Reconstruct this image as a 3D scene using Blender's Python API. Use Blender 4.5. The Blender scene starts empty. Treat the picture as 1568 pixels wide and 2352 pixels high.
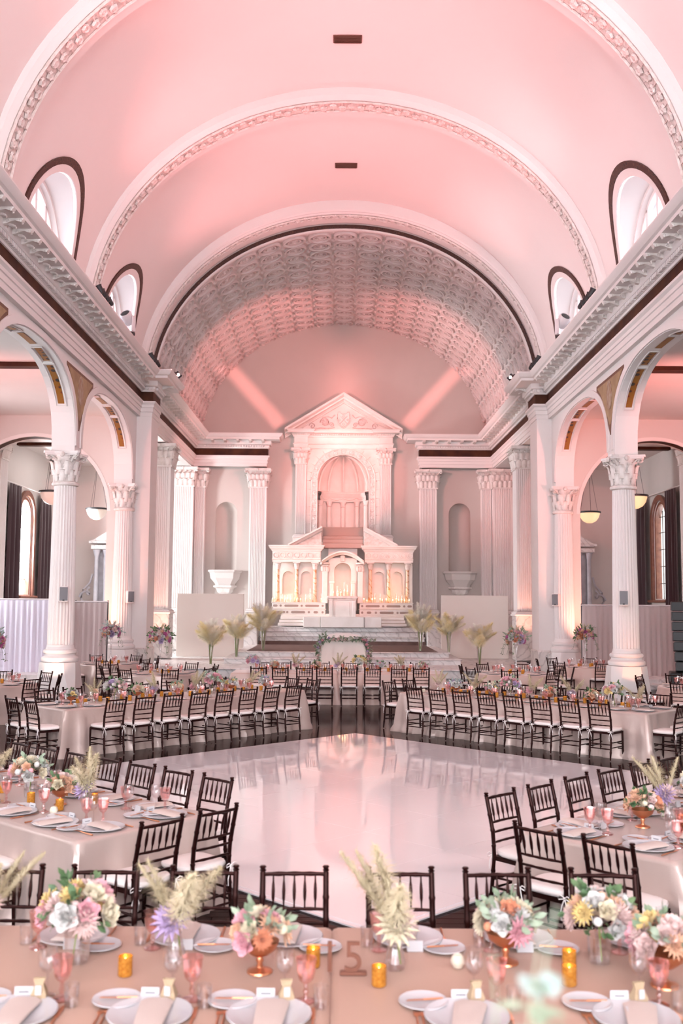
import bpy, math, random
from mathutils import Vector, Matrix
pi = math.pi
sc = bpy.context.scene
COL = sc.collection

# ---------------------------------------------------------------- camera
TH = math.atan(207 / 2287.0); PHI = math.radians(0.4)
r0 = Vector((1, 0, 0)); u0 = Vector((0, -math.sin(TH), math.cos(TH))); f0 = Vector((0, math.cos(TH), math.sin(TH)))
R0 = r0 * math.cos(PHI) + u0 * math.sin(PHI); U0 = u0 * math.cos(PHI) - r0 * math.sin(PHI)
cam = bpy.data.cameras.new('camera'); camo = bpy.data.objects.new('camera', cam); COL.objects.link(camo)
m = Matrix.Identity(4)
for i in range(3):
    m[i][0] = R0[i]; m[i][1] = U0[i]; m[i][2] = -f0[i]
m.translation = Vector((-0.07, 0, 2.5))
camo.matrix_world = m
cam.sensor_fit = 'VERTICAL'; cam.sensor_height = 36; cam.sensor_width = 24; cam.lens = 35.0
cam.clip_start = 0.05; cam.clip_end = 300
cam.dof.use_dof = True; cam.dof.focus_distance = 16.0; cam.dof.aperture_fstop = 2.2
sc.camera = camo

# ---------------------------------------------------------------- world, exposure
sc.view_settings.view_transform = 'Standard'; sc.view_settings.look = 'None'
sc.view_settings.gamma = 1.0; sc.view_settings.use_curve_mapping = False
sc.view_settings.exposure = 1.0
w = bpy.data.worlds.new('sky'); sc.world = w; w.use_nodes = True
bg = w.node_tree.nodes['Background']
bg.inputs[0].default_value = (0.93, 0.94, 1.0, 1); bg.inputs[1].default_value = 9.0
cy = sc.cycles
cy.max_bounces = 7; cy.diffuse_bounces = 4; cy.glossy_bounces = 3; cy.transmission_bounces = 4; cy.transparent_max_bounces = 10
cy.caustics_reflective = False; cy.caustics_refractive = False; cy.sample_clamp_indirect = 4.0
cy.use_denoising = True

def spot(loc, target, power, color, size_deg, blend=0.6, radius=0.12, parent=None):
    l = bpy.data.lights.new('spot_beam', 'SPOT'); l.energy = power; l.color = color
    l.spot_size = math.radians(size_deg); l.spot_blend = blend; l.shadow_soft_size = radius
    o = bpy.data.objects.new('spot_beam', l); COL.objects.link(o)
    o.location = loc
    d = Vector(target) - Vector(loc)
    o.rotation_euler = d.to_track_quat('-Z', 'Y').to_euler()
    return o
PINK = (1.0, 0.30, 0.28)
PINKV = (1.0, 0.34, 0.35)
LP = 900.0
# moving head lamps on the cornice wash the vault with pink
for sx in (-1, 1):
    spot((sx * 6.15, 24.9, 10.45), (-sx * 1.2, 24.0, 16.2), LP, PINKV, 95, 1.0)
    spot((sx * 6.15, 31.6, 10.45), (-sx * 1.5, 29.5, 16.2), LP * 0.8, PINKV, 95, 1.0)
    spot((sx * 6.15, 18.0, 10.45), (-sx * 1.2, 17.8, 16.2), LP * 0.8, PINKV, 95, 1.0)
    spot((sx * 6.15, 11.0, 10.45), (-sx * 1.2, 10.8, 16.2), LP * 0.8, PINKV, 95, 1.0)
    spot((sx * 6.15, 4.0, 10.45), (-sx * 1.2, 3.8, 16.2), LP * 0.8, PINKV, 95, 1.0)
    # pink light on the sanctuary coffers, crest and altar
    spot((sx * 6.0, 33.6, 10.5), (-sx * 5.2, 45.0, 11.5), 2300, PINK, 50, 0.5)
    spot((sx * 6.1, 30.8, 10.45), (-sx * 0.5, 46.4, 8.3), 2200, (1.0, .26, .22), 17, 0.3)
    spot((sx * 6.1, 30.6, 10.45), (sx * 0.9, 44.2, 4.2), 2500, (1.0, 0.28, 0.20), 17, 0.5)
    # aisle ceilings
    spot((sx * 10.4, 23.0, 4.5), (sx * 10.4, 29.5, 8.7), 1500 if sx > 0 else 800, PINK, 100, 1.0)
    # floor cans at the foot of the columns
    spot((sx * 7.3, 24.55, 0.05), (sx * 7.3, 25.8, 1.9), 60 if sx > 0 else 90, (1.0, 0.36, 0.17) if sx > 0 else (1.0, 0.62, 0.5), 55, 0.5, 0.05)
    spot((sx * 8.0, 31.5, 0.35), (sx * 8.0, 32.9, 3.0), 420, (1.0, 0.36, 0.24), 60, 0.8, 0.05)
    spot((sx * 6.95, 37.5, 0.35), (sx * 7.2, 38.7, 4.5), 220, (1.0, 0.42, 0.28), 60, 0.8, 0.05)

# added area lamps outside the left aisle windows, boosting the daylight there
for wy in (40.65, 29.5, 22.4):
    l = bpy.data.lights.new('window_fill_lamp', 'AREA'); l.shape = 'RECTANGLE'; l.size = 1.6; l.size_y = 3.8; l.energy = 2400 if wy > 40 else 200; l.color = (.96, .97, 1)
    o = bpy.data.objects.new('window_fill_lamp', l); COL.objects.link(o); o.location = (-13.6, wy, 4.7); o.rotation_euler = (0, -math.pi / 2, 0)

# ---------------------------------------------------------------- materials
MATS = {}
def mat(name, color, rough=0.55, metal=0.0, var=None, scale=3.0, bump=0.0, bscale=40.0, trans=0.0, sheen=0.0, coat=0.0, emit=None, estr=0.0, spec=0.5, detail=4.0, c3=None):
    if name in MATS: return MATS[name]
    mt = bpy.data.materials.new(name); mt.use_nodes = True; nt = mt.node_tree; N = nt.nodes; L = nt.links
    b = N['Principled BSDF']
    b.inputs['Base Color'].default_value = (*color, 1); b.inputs['Roughness'].default_value = rough
    b.inputs['Metallic'].default_value = metal; b.inputs['Specular IOR Level'].default_value = spec
    b.inputs['Sheen Weight'].default_value = sheen; b.inputs['Coat Weight'].default_value = coat
    b.inputs['Transmission Weight'].default_value = trans
    tc = N.new('ShaderNodeTexCoord')
    if var:
        n = N.new('ShaderNodeTexNoise'); n.inputs['Scale'].default_value = scale; n.inputs['Detail'].default_value = detail
        L.new(tc.outputs['Object'], n.inputs['Vector'])
        cr = N.new('ShaderNodeValToRGB'); cr.color_ramp.elements[0].color = (*color, 1); cr.color_ramp.elements[1].color = (*var, 1)
        cr.color_ramp.elements[0].position = 0.35; cr.color_ramp.elements[1].position = 0.68
        if c3:
            e = cr.color_ramp.elements.new(0.52); e.color = (*c3, 1)
        L.new(n.outputs['Fac'], cr.inputs['Fac']); L.new(cr.outputs['Color'], b.inputs['Base Color'])
    if bump:
        n2 = N.new('ShaderNodeTexNoise'); n2.inputs['Scale'].default_value = bscale; n2.inputs['Detail'].default_value = 3
        L.new(tc.outputs['Object'], n2.inputs['Vector'])
        bp = N.new('ShaderNodeBump'); bp.inputs['Strength'].default_value = bump; bp.inputs['Distance'].default_value = 0.02
        L.new(n2.outputs['Fac'], bp.inputs['Height']); L.new(bp.outputs['Normal'], b.inputs['Normal'])
    if emit:
        b.inputs['Emission Color'].default_value = (*emit, 1); b.inputs['Emission Strength'].default_value = estr
    MATS[name] = mt
    return mt

def thin_glass(name, tint, gloss=0.9, base=0.08, edge=0.75):
    """clear or tinted thin glass: see-through, mirror-like towards its edges"""
    mt = bpy.data.materials.new(name); mt.use_nodes = True; nt = mt.node_tree; N = nt.nodes; L = nt.links
    N.remove(N['Principled BSDF'])
    t = N.new('ShaderNodeBsdfTransparent'); t.inputs[0].default_value = (*tint, 1)
    g = N.new('ShaderNodeBsdfGlossy'); g.inputs['Roughness'].default_value = 0.06; g.inputs[0].default_value = (*[min(1, c * 0.6 + 0.4) for c in tint], 1)
    lw = N.new('ShaderNodeLayerWeight'); lw.inputs['Blend'].default_value = 0.35
    mr = N.new('ShaderNodeMapRange'); mr.inputs['To Min'].default_value = base; mr.inputs['To Max'].default_value = edge
    L.new(lw.outputs['Facing'], mr.inputs['Value'])
    mx = N.new('ShaderNodeMixShader'); L.new(mr.outputs[0], mx.inputs['Fac'])
    L.new(t.outputs[0], mx.inputs[1]); L.new(g.outputs[0], mx.inputs[2]); L.new(mx.outputs[0], N['Material Output'].inputs['Surface'])
    MATS[name] = mt
    return mt

def marble(name, base, vein, scale=0.9, rough=0.25):
    mt = bpy.data.materials.new(name); mt.use_nodes = True; nt = mt.node_tree; N = nt.nodes; L = nt.links
    b = N['Principled BSDF']; b.inputs['Roughness'].default_value = rough
    tc = N.new('ShaderNodeTexCoord'); mp = N.new('ShaderNodeMapping'); mp.inputs['Rotation'].default_value = (0.5, 0.6, 0.7)
    L.new(tc.outputs['Object'], mp.inputs['Vector'])
    n = N.new('ShaderNodeTexNoise'); n.inputs['Scale'].default_value = scale * 1.5; n.inputs['Detail'].default_value = 7; n.inputs['Distortion'].default_value = 1.2
    L.new(mp.outputs[0], n.inputs['Vector'])
    wv = N.new('ShaderNodeTexWave'); wv.inputs['Scale'].default_value = scale; wv.inputs['Distortion'].default_value = 9; wv.inputs['Detail'].default_value = 4; wv.inputs['Detail Scale'].default_value = 1.6
    L.new(mp.outputs[0], wv.inputs['Vector'])
    cr = N.new('ShaderNodeValToRGB'); cr.color_ramp.elements[0].color = (*vein, 1); cr.color_ramp.elements[0].position = 0.0
    cr.color_ramp.elements[1].color = (*base, 1); cr.color_ramp.elements[1].position = 0.16
    L.new(wv.outputs['Fac'], cr.inputs['Fac'])
    cr2 = N.new('ShaderNodeValToRGB'); cr2.color_ramp.elements[0].color = (1, 1, 1, 1); cr2.color_ramp.elements[1].color = (0.8, 0.79, 0.79, 1)
    cr2.color_ramp.elements[0].position = 0.45; cr2.color_ramp.elements[1].position = 0.7
    L.new(n.outputs['Fac'], cr2.inputs['Fac'])
    mx = N.new('ShaderNodeMix'); mx.data_type = 'RGBA'; mx.blend_type = 'MULTIPLY'; mx.inputs[0].default_value = 1
    L.new(cr.outputs[0], mx.inputs[6]); L.new(cr2.outputs[0], mx.inputs[7]); L.new(mx.outputs[2], b.inputs['Base Color'])
    MATS[name] = mt
    return mt

def wood_floor(name):
    mt = bpy.data.materials.new(name); mt.use_nodes = True; nt = mt.node_tree; N = nt.nodes; L = nt.links
    b = N['Principled BSDF']; b.inputs['Roughness'].default_value = 0.12; b.inputs['IOR'].default_value = 1.14; b.inputs['Specular IOR Level'].default_value = 0.5; b.inputs['Specular Tint'].default_value = (1.0, 0.7, 0.65, 1)
    ge = N.new('ShaderNodeNewGeometry'); mp = N.new('ShaderNodeMapping'); mp.inputs['Scale'].default_value = (1.2, 22, 1)
    L.new(ge.outputs['Position'], mp.inputs['Vector'])
    n = N.new('ShaderNodeTexNoise'); n.inputs['Scale'].default_value = 1.6; n.inputs['Detail'].default_value = 5
    L.new(mp.outputs[0], n.inputs['Vector'])
    cr = N.new('ShaderNodeValToRGB'); cr.color_ramp.elements[0].color = (0.006, 0.002, 0.002, 1); cr.color_ramp.elements[1].color = (0.026, 0.009, 0.008, 1)
    cr.color_ramp.elements[0].position = 0.3; cr.color_ramp.elements[1].position = 0.7
    L.new(n.outputs['Fac'], cr.inputs['Fac']); L.new(cr.outputs[0], b.inputs['Base Color'])
    MATS[name] = mt
    return mt

def pattern_mat(name, a, b_, c, scale, rough=0.5):
    """painted ornament: dots of b_ and flecks of c on a ground of a"""
    mt = bpy.data.materials.new(name); mt.use_nodes = True; nt = mt.node_tree; N = nt.nodes; L = nt.links
    b = N['Principled BSDF']; b.inputs['Roughness'].default_value = rough
    tc = N.new('ShaderNodeTexCoord'); v = N.new('ShaderNodeTexVoronoi'); v.inputs['Scale'].default_value = scale; v.inputs['Randomness'].default_value = 0.25
    L.new(tc.outputs['Object'], v.inputs['Vector'])
    cr = N.new('ShaderNodeValToRGB'); e = cr.color_ramp.elements
    e[0].color = (*b_, 1); e[0].position = 0.0; e[1].color = (*a, 1); e[1].position = 0.42
    k = e.new(0.30); k.color = (*b_, 1); k = e.new(0.36); k.color = (*c, 1)
    L.new(v.outputs['Distance'], cr.inputs['Fac']); L.new(cr.outputs[0], b.inputs['Base Color'])
    MATS[name] = mt
    return mt

PLA = mat('white_plaster', (0.80, 0.755, 0.735), 0.65, var=(0.76, 0.72, 0.70), scale=0.7, bump=0.08, bscale=6)
PLT = mat('taupe_plaster', (0.56, 0.50, 0.465), 0.8, var=(0.53, 0.47, 0.435), scale=0.5, bump=0.06, bscale=5)
COF = mat('coffer_plaster', (0.70, 0.64, 0.62), 0.75, var=(0.66, 0.60, 0.58), scale=1.5)
PLW = mat('wall_plaster', (0.68, 0.63, 0.60), 0.75, var=(0.64, 0.595, 0.565), scale=0.5, bump=0.06, bscale=5)
VAU = mat('vault_plaster', (0.82, 0.765, 0.745), 0.8, var=(0.79, 0.74, 0.72), scale=0.25)
CAPM = mat('capital_plaster', (0.80, 0.76, 0.73), 0.6, var=(0.66, 0.61, 0.57), scale=6.0, bump=0.25, bscale=25)
ORN = mat('ornament_plaster', (0.78, 0.73, 0.70), 0.65, var=(0.62, 0.57, 0.53), scale=9.0, bump=0.9, bscale=16)
BRN = mat('brown_frieze_paint', (0.036, 0.009, 0.005), 0.6, var=(0.075, 0.024, 0.009), scale=2.2, spec=0.2)
BRN2 = pattern_mat('brown_patterned_band', (0.048, 0.013, 0.008), (0.02, 0.006, 0.005), (0.12, 0.05, 0.025), 7.0)
GOLD = pattern_mat('gold_dotted_paint', (0.30, 0.12, 0.018), (0.035, 0.035, 0.03), (0.26, 0.05, 0.012), 5.5)
SPAN = mat('spandrel_paint', (0.28, 0.175, 0.09), 0.55, var=(0.40, 0.28, 0.15), scale=2.5)
SPAN2 = mat('spandrel_border_paint', (0.14, 0.06, 0.03), 0.5)
SPAN3 = mat('spandrel_figure_paint', (0.30, 0.17, 0.10), 0.55, var=(0.42, 0.34, 0.27), scale=9)
MAR = marble('white_marble', (0.78, 0.755, 0.74), (0.60, 0.575, 0.565), 1.3)
MARW = marble('wainscot_marble', (0.66, 0.62, 0.59), (0.50, 0.465, 0.45), 1.1)
MARP = marble('peach_marble', (0.86, 0.62, 0.45), (0.60, 0.28, 0.12), 1.6)
ALT = mat('altar_marble', (0.86, 0.80, 0.76), 0.4, var=(0.80, 0.73, 0.68), scale=2.0, bump=0.05)
WD = wood_floor('dark_floor_wood')
MATB = mat('dark_mahogany', (0.008, 0.002, 0.002), 0.33, var=(0.016, 0.0032, 0.003), scale=9, spec=0.22)
MATB.node_tree.nodes['Principled BSDF'].inputs['Specular Tint'].default_value = (1.0, 0.55, 0.5, 1)
CUSH = mat('ivory_cushion_cloth', (0.80, 0.72, 0.69), 0.85, bump=0.1, bscale=120)
RIB = mat('white_ribbon', (0.85, 0.80, 0.78), 0.7)
SATIN = mat('champagne_satin', (0.42, 0.315, 0.28), 0.33, metal=0.2, sheen=0.1, var=(0.46, 0.355, 0.32), scale=2.0, bump=0.05, bscale=90)
SATW = mat('pale_table_cloth', (0.76, 0.66, 0.60), 0.55, sheen=0.2)
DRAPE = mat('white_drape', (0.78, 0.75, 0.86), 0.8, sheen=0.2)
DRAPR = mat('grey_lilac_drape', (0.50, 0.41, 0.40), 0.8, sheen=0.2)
CURT = mat('dark_velvet_curtain', (0.035, 0.012, 0.016), 0.9, sheen=0.4)
WWOOD = mat('window_frame_wood', (0.16, 0.05, 0.03), 0.4, var=(0.22, 0.08, 0.045), scale=6)
DANCE = mat('glossy_white_panel', (0.90, 0.88, 0.90), 0.07, coat=0.6, spec=0.6)
CHINA = mat('white_china', (0.50, 0.48, 0.495), 0.22, coat=0.2)
NAPK = mat('blush_napkin_linen', (0.51, 0.41, 0.37), 0.85, bump=0.1, bscale=90)
PAPER = mat('white_card_paper', (0.48, 0.46, 0.47), 0.8)
INK = mat('grey_ink', (0.12, 0.11, 0.13), 0.8)
COPPER = mat('rose_copper', (0.62, 0.25, 0.13), 0.28, metal=0.85)
COPPD = mat('wood_copper', (0.30, 0.12, 0.07), 0.45)
AMBER = mat('amber_mercury_glass', (0.42, 0.16, 0.02), 0.25, metal=0.4, var=(0.66, 0.30, 0.05), scale=60, emit=(1.0, 0.40, 0.06), estr=0.03)
FLAME = mat('candle_flame', (1, 0.7, 0.3), 0.5, emit=(1.0, 0.62, 0.22), estr=14.0)
WAX = mat('lit_candle_wax', (0.90, 0.76, 0.58), 0.5, emit=(1.0, 0.62, 0.30), estr=0.12)
IVORY = mat('ivory_votive', (0.60, 0.52, 0.42), 0.5)
SACK = mat('burlap_favour', (0.42, 0.30, 0.19), 0.9, bump=0.3, bscale=90)
BLK = mat('black_metal', (0.012, 0.012, 0.014), 0.45)
SPK = mat('white_speaker_box', (0.78, 0.74, 0.73), 0.5)
GRILL = mat('grey_speaker_grille', (0.20, 0.20, 0.22), 0.6, bump=0.4, bscale=150)
OFFW = mat('off_white_fixture', (0.72, 0.69, 0.70), 0.35)
BOWLG = mat('frosted_bowl_glass', (0.88, 0.80, 0.70), 0.35)
BOWLR = mat('lit_frosted_bowl_glass', (0.88, 0.72, 0.50), 0.35, emit=(1.0, 0.62, 0.28), estr=0.35)
SCRN = mat('cream_screen_panel', (0.78, 0.71, 0.65), 0.8)
VENTM = mat('bronze_vent', (0.12, 0.05, 0.035), 0.5)
GREEN = mat('sage_leaf', (0.20, 0.27, 0.17), 0.6, var=(0.36, 0.42, 0.32), scale=15)
GREEN2 = mat('deep_green_leaf', (0.06, 0.12, 0.05), 0.55, var=(0.14, 0.22, 0.10), scale=15)
DUSTY = mat('dusty_blue_green_leaf', (0.30, 0.40, 0.38), 0.65, var=(0.45, 0.52, 0.48), scale=12)
STEM = mat('green_stem', (0.22, 0.32, 0.07), 0.55)
PLUME = mat('cream_pampas_plume', (0.90, 0.82, 0.60), 0.9, var=(0.93, 0.88, 0.74), scale=12)
PLUMG = mat('golden_pampas_plume', (0.88, 0.76, 0.42), 0.9, var=(0.93, 0.85, 0.58), scale=12)
PLUMT = mat('table_pampas_plume', (0.56, 0.47, 0.30), 0.9, var=(0.66, 0.57, 0.40), scale=12)
PLUMW = mat('white_pampas_plume', (0.95, 0.92, 0.82), 0.9)
RUNR = mat('brown_carpet', (0.10, 0.055, 0.045), 0.7, var=(0.14, 0.08, 0.07), scale=3)
GLASS = thin_glass('clear_glass', (0.97, 0.96, 0.96), base=0.05, edge=0.65)
PINKG = thin_glass('pink_pressed_glass', (0.97, 0.80, 0.79), base=0.14, edge=0.7)
PANE = thin_glass('window_pane', (0.96, 0.98, 0.98), base=0.03, edge=0.3)
PANEC = thin_glass('clerestory_pane', (0.27, 0.28, 0.31), base=0.03, edge=0.3)
FC = {'white': (0.76, 0.73, 0.70), 'pink': (0.86, 0.42, 0.48), 'magenta': (0.60, 0.12, 0.34), 'peach': (0.88, 0.52, 0.34), 'yellow': (0.90, 0.68, 0.28),
      'blush': (0.86, 0.62, 0.58), 'cream': (0.84, 0.74, 0.54), 'lavender': (0.58, 0.42, 0.66), 'coral': (0.78, 0.30, 0.16)}
FM = {}
for k, c in FC.items():
    c = tuple(x * .74 for x in c)
    FM[k] = mat(k + '_petals', c, 0.7, var=tuple(min(0.95, x * 1.15 + 0.03) for x in c), scale=18, sheen=0.1)

# ---------------------------------------------------------------- mesh helpers
class MB:
    def __init__(s): s.v = []; s.f = []
    def add(s, vs, fs, M=None):
        n = len(s.v)
        s.v += [tuple(M @ Vector(v)) for v in vs] if M is not None else [tuple(v) for v in vs]
        s.f += [tuple(i + n for i in f) for f in fs]; return s
    def box(s, c, d, M=None, ch=0.0):
        x, y, z = c; a, b, e = d[0] / 2, d[1] / 2, d[2] / 2
        if ch > 0:   # chamfered upright box (bevelled vertical edges and rims)
            k = ch
            ring = lambda q, zz: [(x + sx * (a - q * (1 if t else 0)), y + sy * (b - q * (0 if t else 1)), zz) for sx, sy, t in
                                  ((1, -1, 0), (1, 1, 0), (1, 1, 1), (-1, 1, 1), (-1, 1, 0), (-1, -1, 0), (-1, -1, 1), (1, -1, 1))]
            vs = []
            for zz, sh in ((z - e, k), (z - e + k, 0), (z + e - k, 0), (z + e, k)):
                a0, b0 = a, b; a -= sh; b -= sh; vs += ring(k, zz); a, b = a0, b0
            fs = [tuple(reversed(range(8))), tuple(range(24, 32))]
            for r in range(3):
                for i in range(8): fs.append((r * 8 + i, r * 8 + (i + 1) % 8, r * 8 + 8 + (i + 1) % 8, r * 8 + 8 + i))
            return s.add(vs, fs, M)
        vs = [(x + i * a, y + j * b, z + k * e) for k in (-1, 1) for j in (-1, 1) for i in (-1, 1)]
        return s.add(vs, [(0, 2, 3, 1), (4, 5, 7, 6), (0, 1, 5, 4), (2, 6, 7, 3), (0, 4, 6, 2), (1, 3, 7, 5)], M)
    def lathe(s, prof, n=16, M=None, c=(0, 0, 0), flute=0.0, a0=0.0, a1=2 * pi, fl_n=0):
        full = abs(a1 - a0 - 2 * pi) < 1e-6; cols = n if full else n + 1
        vs = []
        for r, z in prof:
            for i in range(cols):
                a = a0 + (a1 - a0) * i / n
                rr = r * (1 - flute * (1 if i % 2 else 0)) if flute else r
                vs.append((c[0] + rr * math.cos(a), c[1] + rr * math.sin(a), c[2] + z))
        fs = []
        for k in range(len(prof) - 1):
            for i in range(n):
                j = (i + 1) % cols
                fs.append((k * cols + i, k * cols + j, (k + 1) * cols + j, (k + 1) * cols + i))
        if full:
            if prof[0][0] > 1e-6: fs.append(tuple(reversed(range(cols))))
            if prof[-1][0] > 1e-6: fs.append(tuple(range((len(prof) - 1) * cols, len(prof) * cols)))
        return s.add(vs, fs, M)
    def tube(s, pts, r, n=6, M=None, cap=True):
        pts = [Vector(p) for p in pts]; rs = r if isinstance(r, (list, tuple)) else [r] * len(pts)
        vs = []; up = Vector((0, 0, 1))
        for i, p in enumerate(pts):
            t = (pts[min(i + 1, len(pts) - 1)] - pts[max(i - 1, 0)]); t = t.normalized() if t.length > 1e-9 else up
            a = t.cross(up)
            if a.length < 0.05: a = t.cross(Vector((1, 0, 0)))
            a.normalize(); b = t.cross(a)
            for k in range(n):
                an = 2 * pi * k / n; vs.append(p + (a * math.cos(an) + b * math.sin(an)) * rs[i])
        fs = []
        for i in range(len(pts) - 1):
            for k in range(n): fs.append((i * n + k, i * n + (k + 1) % n, (i + 1) * n + (k + 1) % n, (i + 1) * n + k))
        if cap: fs += [tuple(reversed(range(n))), tuple(range((len(pts) - 1) * n, len(pts) * n))]
        return s.add(vs, fs, M)
    def prism(s, poly, h0, h1, M=None):
        """polygon in local XY, extruded in local Z"""
        n = len(poly); vs = [(x, y, h0) for x, y in poly] + [(x, y, h1) for x, y in poly]
        fs = [tuple(reversed(range(n))), tuple(range(n, 2 * n))] + [(i, (i + 1) % n, n + (i + 1) % n, n + i) for i in range(n)]
        return s.add(vs, fs, M)
    def strip(s, A, B, M=None):
        n = len(A); return s.add(list(A) + list(B), [(i, i + 1, n + i + 1, n + i) for i in range(n - 1)], M)
    def loft(s, loops, closed=True, M=None):
        n = len(loops[0]); vs = [p for l in loops for p in l]; fs = []
        for k in range(len(loops) - 1):
            for i in range(n if closed else n - 1):
                fs.append((k * n + i, k * n + (i + 1) % n, (k + 1) * n + (i + 1) % n, (k + 1) * n + i))
        return s.add(vs, fs, M)
    def ball(s, c, r, n=8, k=5, sz=1.0):
        return s.lathe([(max(1e-4, r * math.sin(pi * i / k)), -r * sz * math.cos(pi * i / k)) for i in range(k + 1)], n, c=c)
    def mesh(s, name, m=None, smooth=35):
        me = bpy.data.meshes.new(name); me.from_pydata(s.v, [], s.f); me.update()
        if m is not None: me.materials.append(m)
        if smooth:
            for p in me.polygons: p.use_smooth = True
            if smooth < 180:
                me.set_sharp_from_angle(angle=math.radians(smooth))
        return me
    def build(s, name, m, parent=None, smooth=35, **k):
        return put(s.mesh(name, m, smooth), name, parent, **k)

def put(me, name, parent=None, loc=None, rot=None, scale=None, M=None, **tags):
    o = bpy.data.objects.new(name, me); COL.objects.link(o)
    if parent is not None: o.parent = parent
    if M is not None: o.matrix_local = M
    else:
        if loc is not None: o.location = loc
        if rot is not None: o.rotation_euler = rot
        if scale is not None: o.scale = scale if isinstance(scale, (tuple, list)) else (scale,) * 3
    for k, v in tags.items():
        if v is not None: o[{'cat': 'category'}.get(k, k)] = v
    return o
def thing(name, label, cat, loc=(0, 0, 0), rz=0, group=None, **k):
    return put(None, name, None, loc=loc, rot=(0, 0, rz), label=label, cat=cat, group=group, **k)
def struct(name, label, cat, me=None, **k):
    return put(me, name, None, label=label, cat=cat, kind='structure', **k)
def T(x, y, z): return Matrix.Translation((x, y, z))
def RZ(a): return Matrix.Rotation(a, 4, 'Z')
def RX(a): return Matrix.Rotation(a, 4, 'X')
def RY(a): return Matrix.Rotation(a, 4, 'Y')
MIR = Matrix.Scale(-1, 4, (1, 0, 0))
ORD = ['first', 'second', 'third', 'fourth', 'fifth', 'sixth', 'seventh', 'eighth', 'ninth', 'tenth', 'eleventh', 'twelfth']
SIDE = {-1: 'left', 1: 'right'}
CACHE = {}
def cached(key, fn):
    if key not in CACHE: CACHE[key] = fn()
    return CACHE[key]
# ================================================================ SETTING
def holed(mb, a0, a1, z0, top, ops, P0, P1=None, step=0.5, n=20):
    """wall face with arched openings; P0/P1 map (a, z) to the near/far face"""
    topf = top if callable(top) else (lambda a: top)
    xs = {round(a0, 4), round(a1, 4)}
    k = int((a1 - a0) / step) + 1
    for i in range(k + 1): xs.add(round(a0 + (a1 - a0) * i / k, 4))
    for c, h, zb, f in ops:
        xs = {x for x in xs if not (c - h < x < c + h)}
        for i in range(n + 1): xs.add(round(c - h * math.cos(pi * i / n), 4))
    xs = sorted(xs)
    for i in range(len(xs) - 1):
        a, b = xs[i], xs[i + 1]; mid = (a + b) / 2
        if b - a < 1e-5: continue
        op = next((o for o in ops if o[0] - o[1] < mid < o[0] + o[1]), None)
        segs = [(z0, z0, topf(a), topf(b))]
        if op:
            c, h, zb, f = op
            fa, fb = f(a), f(b); segs = [(fa, fb, topf(a), topf(b))]
            if zb > z0 + 1e-4: segs.append((z0, z0, zb, zb))
        for s in segs:
            for P in ((P0,) if P1 is None else (P0, P1)):
                mb.add([P(a, s[0]), P(b, s[1]), P(b, s[3]), P(a, s[2])], [(0, 1, 2, 3)])
        if op and P1:
            mb.add([P0(a, fa), P0(b, fb), P1(b, fb), P1(a, fa)], [(0, 1, 2, 3)])
            if zb > z0 + 1e-4: mb.add([P0(a, zb), P0(b, zb), P1(b, zb), P1(a, zb)], [(0, 1, 2, 3)])
    if P1:
        for c, h, zb, f in ops:
            for e in (c - h, c + h): mb.add([P0(e, zb), P0(e, f(e)), P1(e, f(e)), P1(e, zb)], [(0, 1, 2, 3)])
def arch(c, h, zb, zs, rise=None, ex=2.0):
    rise = h if rise is None else rise
    return (c, h, zb, lambda a: zs + rise * max(0.0, 1 - min(1, abs((a - c) / h)) ** ex) ** (1 / ex))

def sweep(mb, path, prof):
    """profile (offset, z) swept along a 2-D path, offset to the right of travel, mitred"""
    P = [Vector(p) for p in path]; nrm = []
    for i in range(len(P)):
        ns = []
        if i > 0: d = (P[i] - P[i - 1]).normalized(); ns.append(Vector((d.y, -d.x)))
        if i < len(P) - 1: d = (P[i + 1] - P[i]).normalized(); ns.append(Vector((d.y, -d.x)))
        if len(ns) == 1: nrm.append(ns[0])
        else:
            b = ns[0] + ns[1]
            nrm.append(b / (b.dot(ns[0])) if b.length > 1e-6 else ns[0])
    loops = [[(P[i].x + nrm[i].x * o, P[i].y + nrm[i].y * o, z) for o, z in prof] for i in range(len(P))]
    mb.loft(loops, closed=False)
    for l in (loops[0], loops[-1]): mb.add(l, [tuple(range(len(l)))])

# ---- floor
fb = MB(); fb.box((0, 17, -0.06), (30, 60, 0.08)); fl = struct('floor', 'very dark glossy hardwood floor of narrow boards around the dance floor', 'floor', fb.mesh('floor', WD, 0))
random.seed(3)
pw = 0.125
def plank_bm(L): return MB().box((0, 0, 0.008), (L - 0.006, pw - 0.005, 0.024), ch=0.003).mesh('plank', WD, 0)
PL = {}
for row in range(24):     # boards seen closest, between the front tables and the dance floor
    y = 6.42 + row * pw; x = -2.6 - random.random() * 0.8
    while x < 2.6:
        L = random.choice((1.2, 1.6, 2.0))
        me = cached(('plank', L), lambda L=L: plank_bm(L))
        put(me, 'plank', fl, loc=(x + L / 2, y, 0)); x += L
pb = MB()
for row in range(int((30.2 - 2.0) / pw)):
    y = 2.0 + row * pw
    x = -13 + random.random()
    while x < 12.6:
        L = random.choice((1.4, 2.2, 3.0))
        if not (6.3 < y < 9.45 and x + L > -2.7 and x < 2.7) or abs(x) > 3.4:
            a = x if not (6.3 < y < 9.45 and x < -2.7) else x
            x1 = x + L
            if 6.3 < y < 9.45:
                if x < -2.6 and x1 > -3.4: x1 = -3.4
                if x1 > 3.2 and x < 3.2: x = 3.2
            if x1 - x > 0.1: pb.box(((x + x1) / 2, y, 0.004), (x1 - x - 0.006, pw - 0.004, 0.02))
        x += L
o = pb.build('far_boards', WD, fl, smooth=0, kind='stuff')

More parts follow.
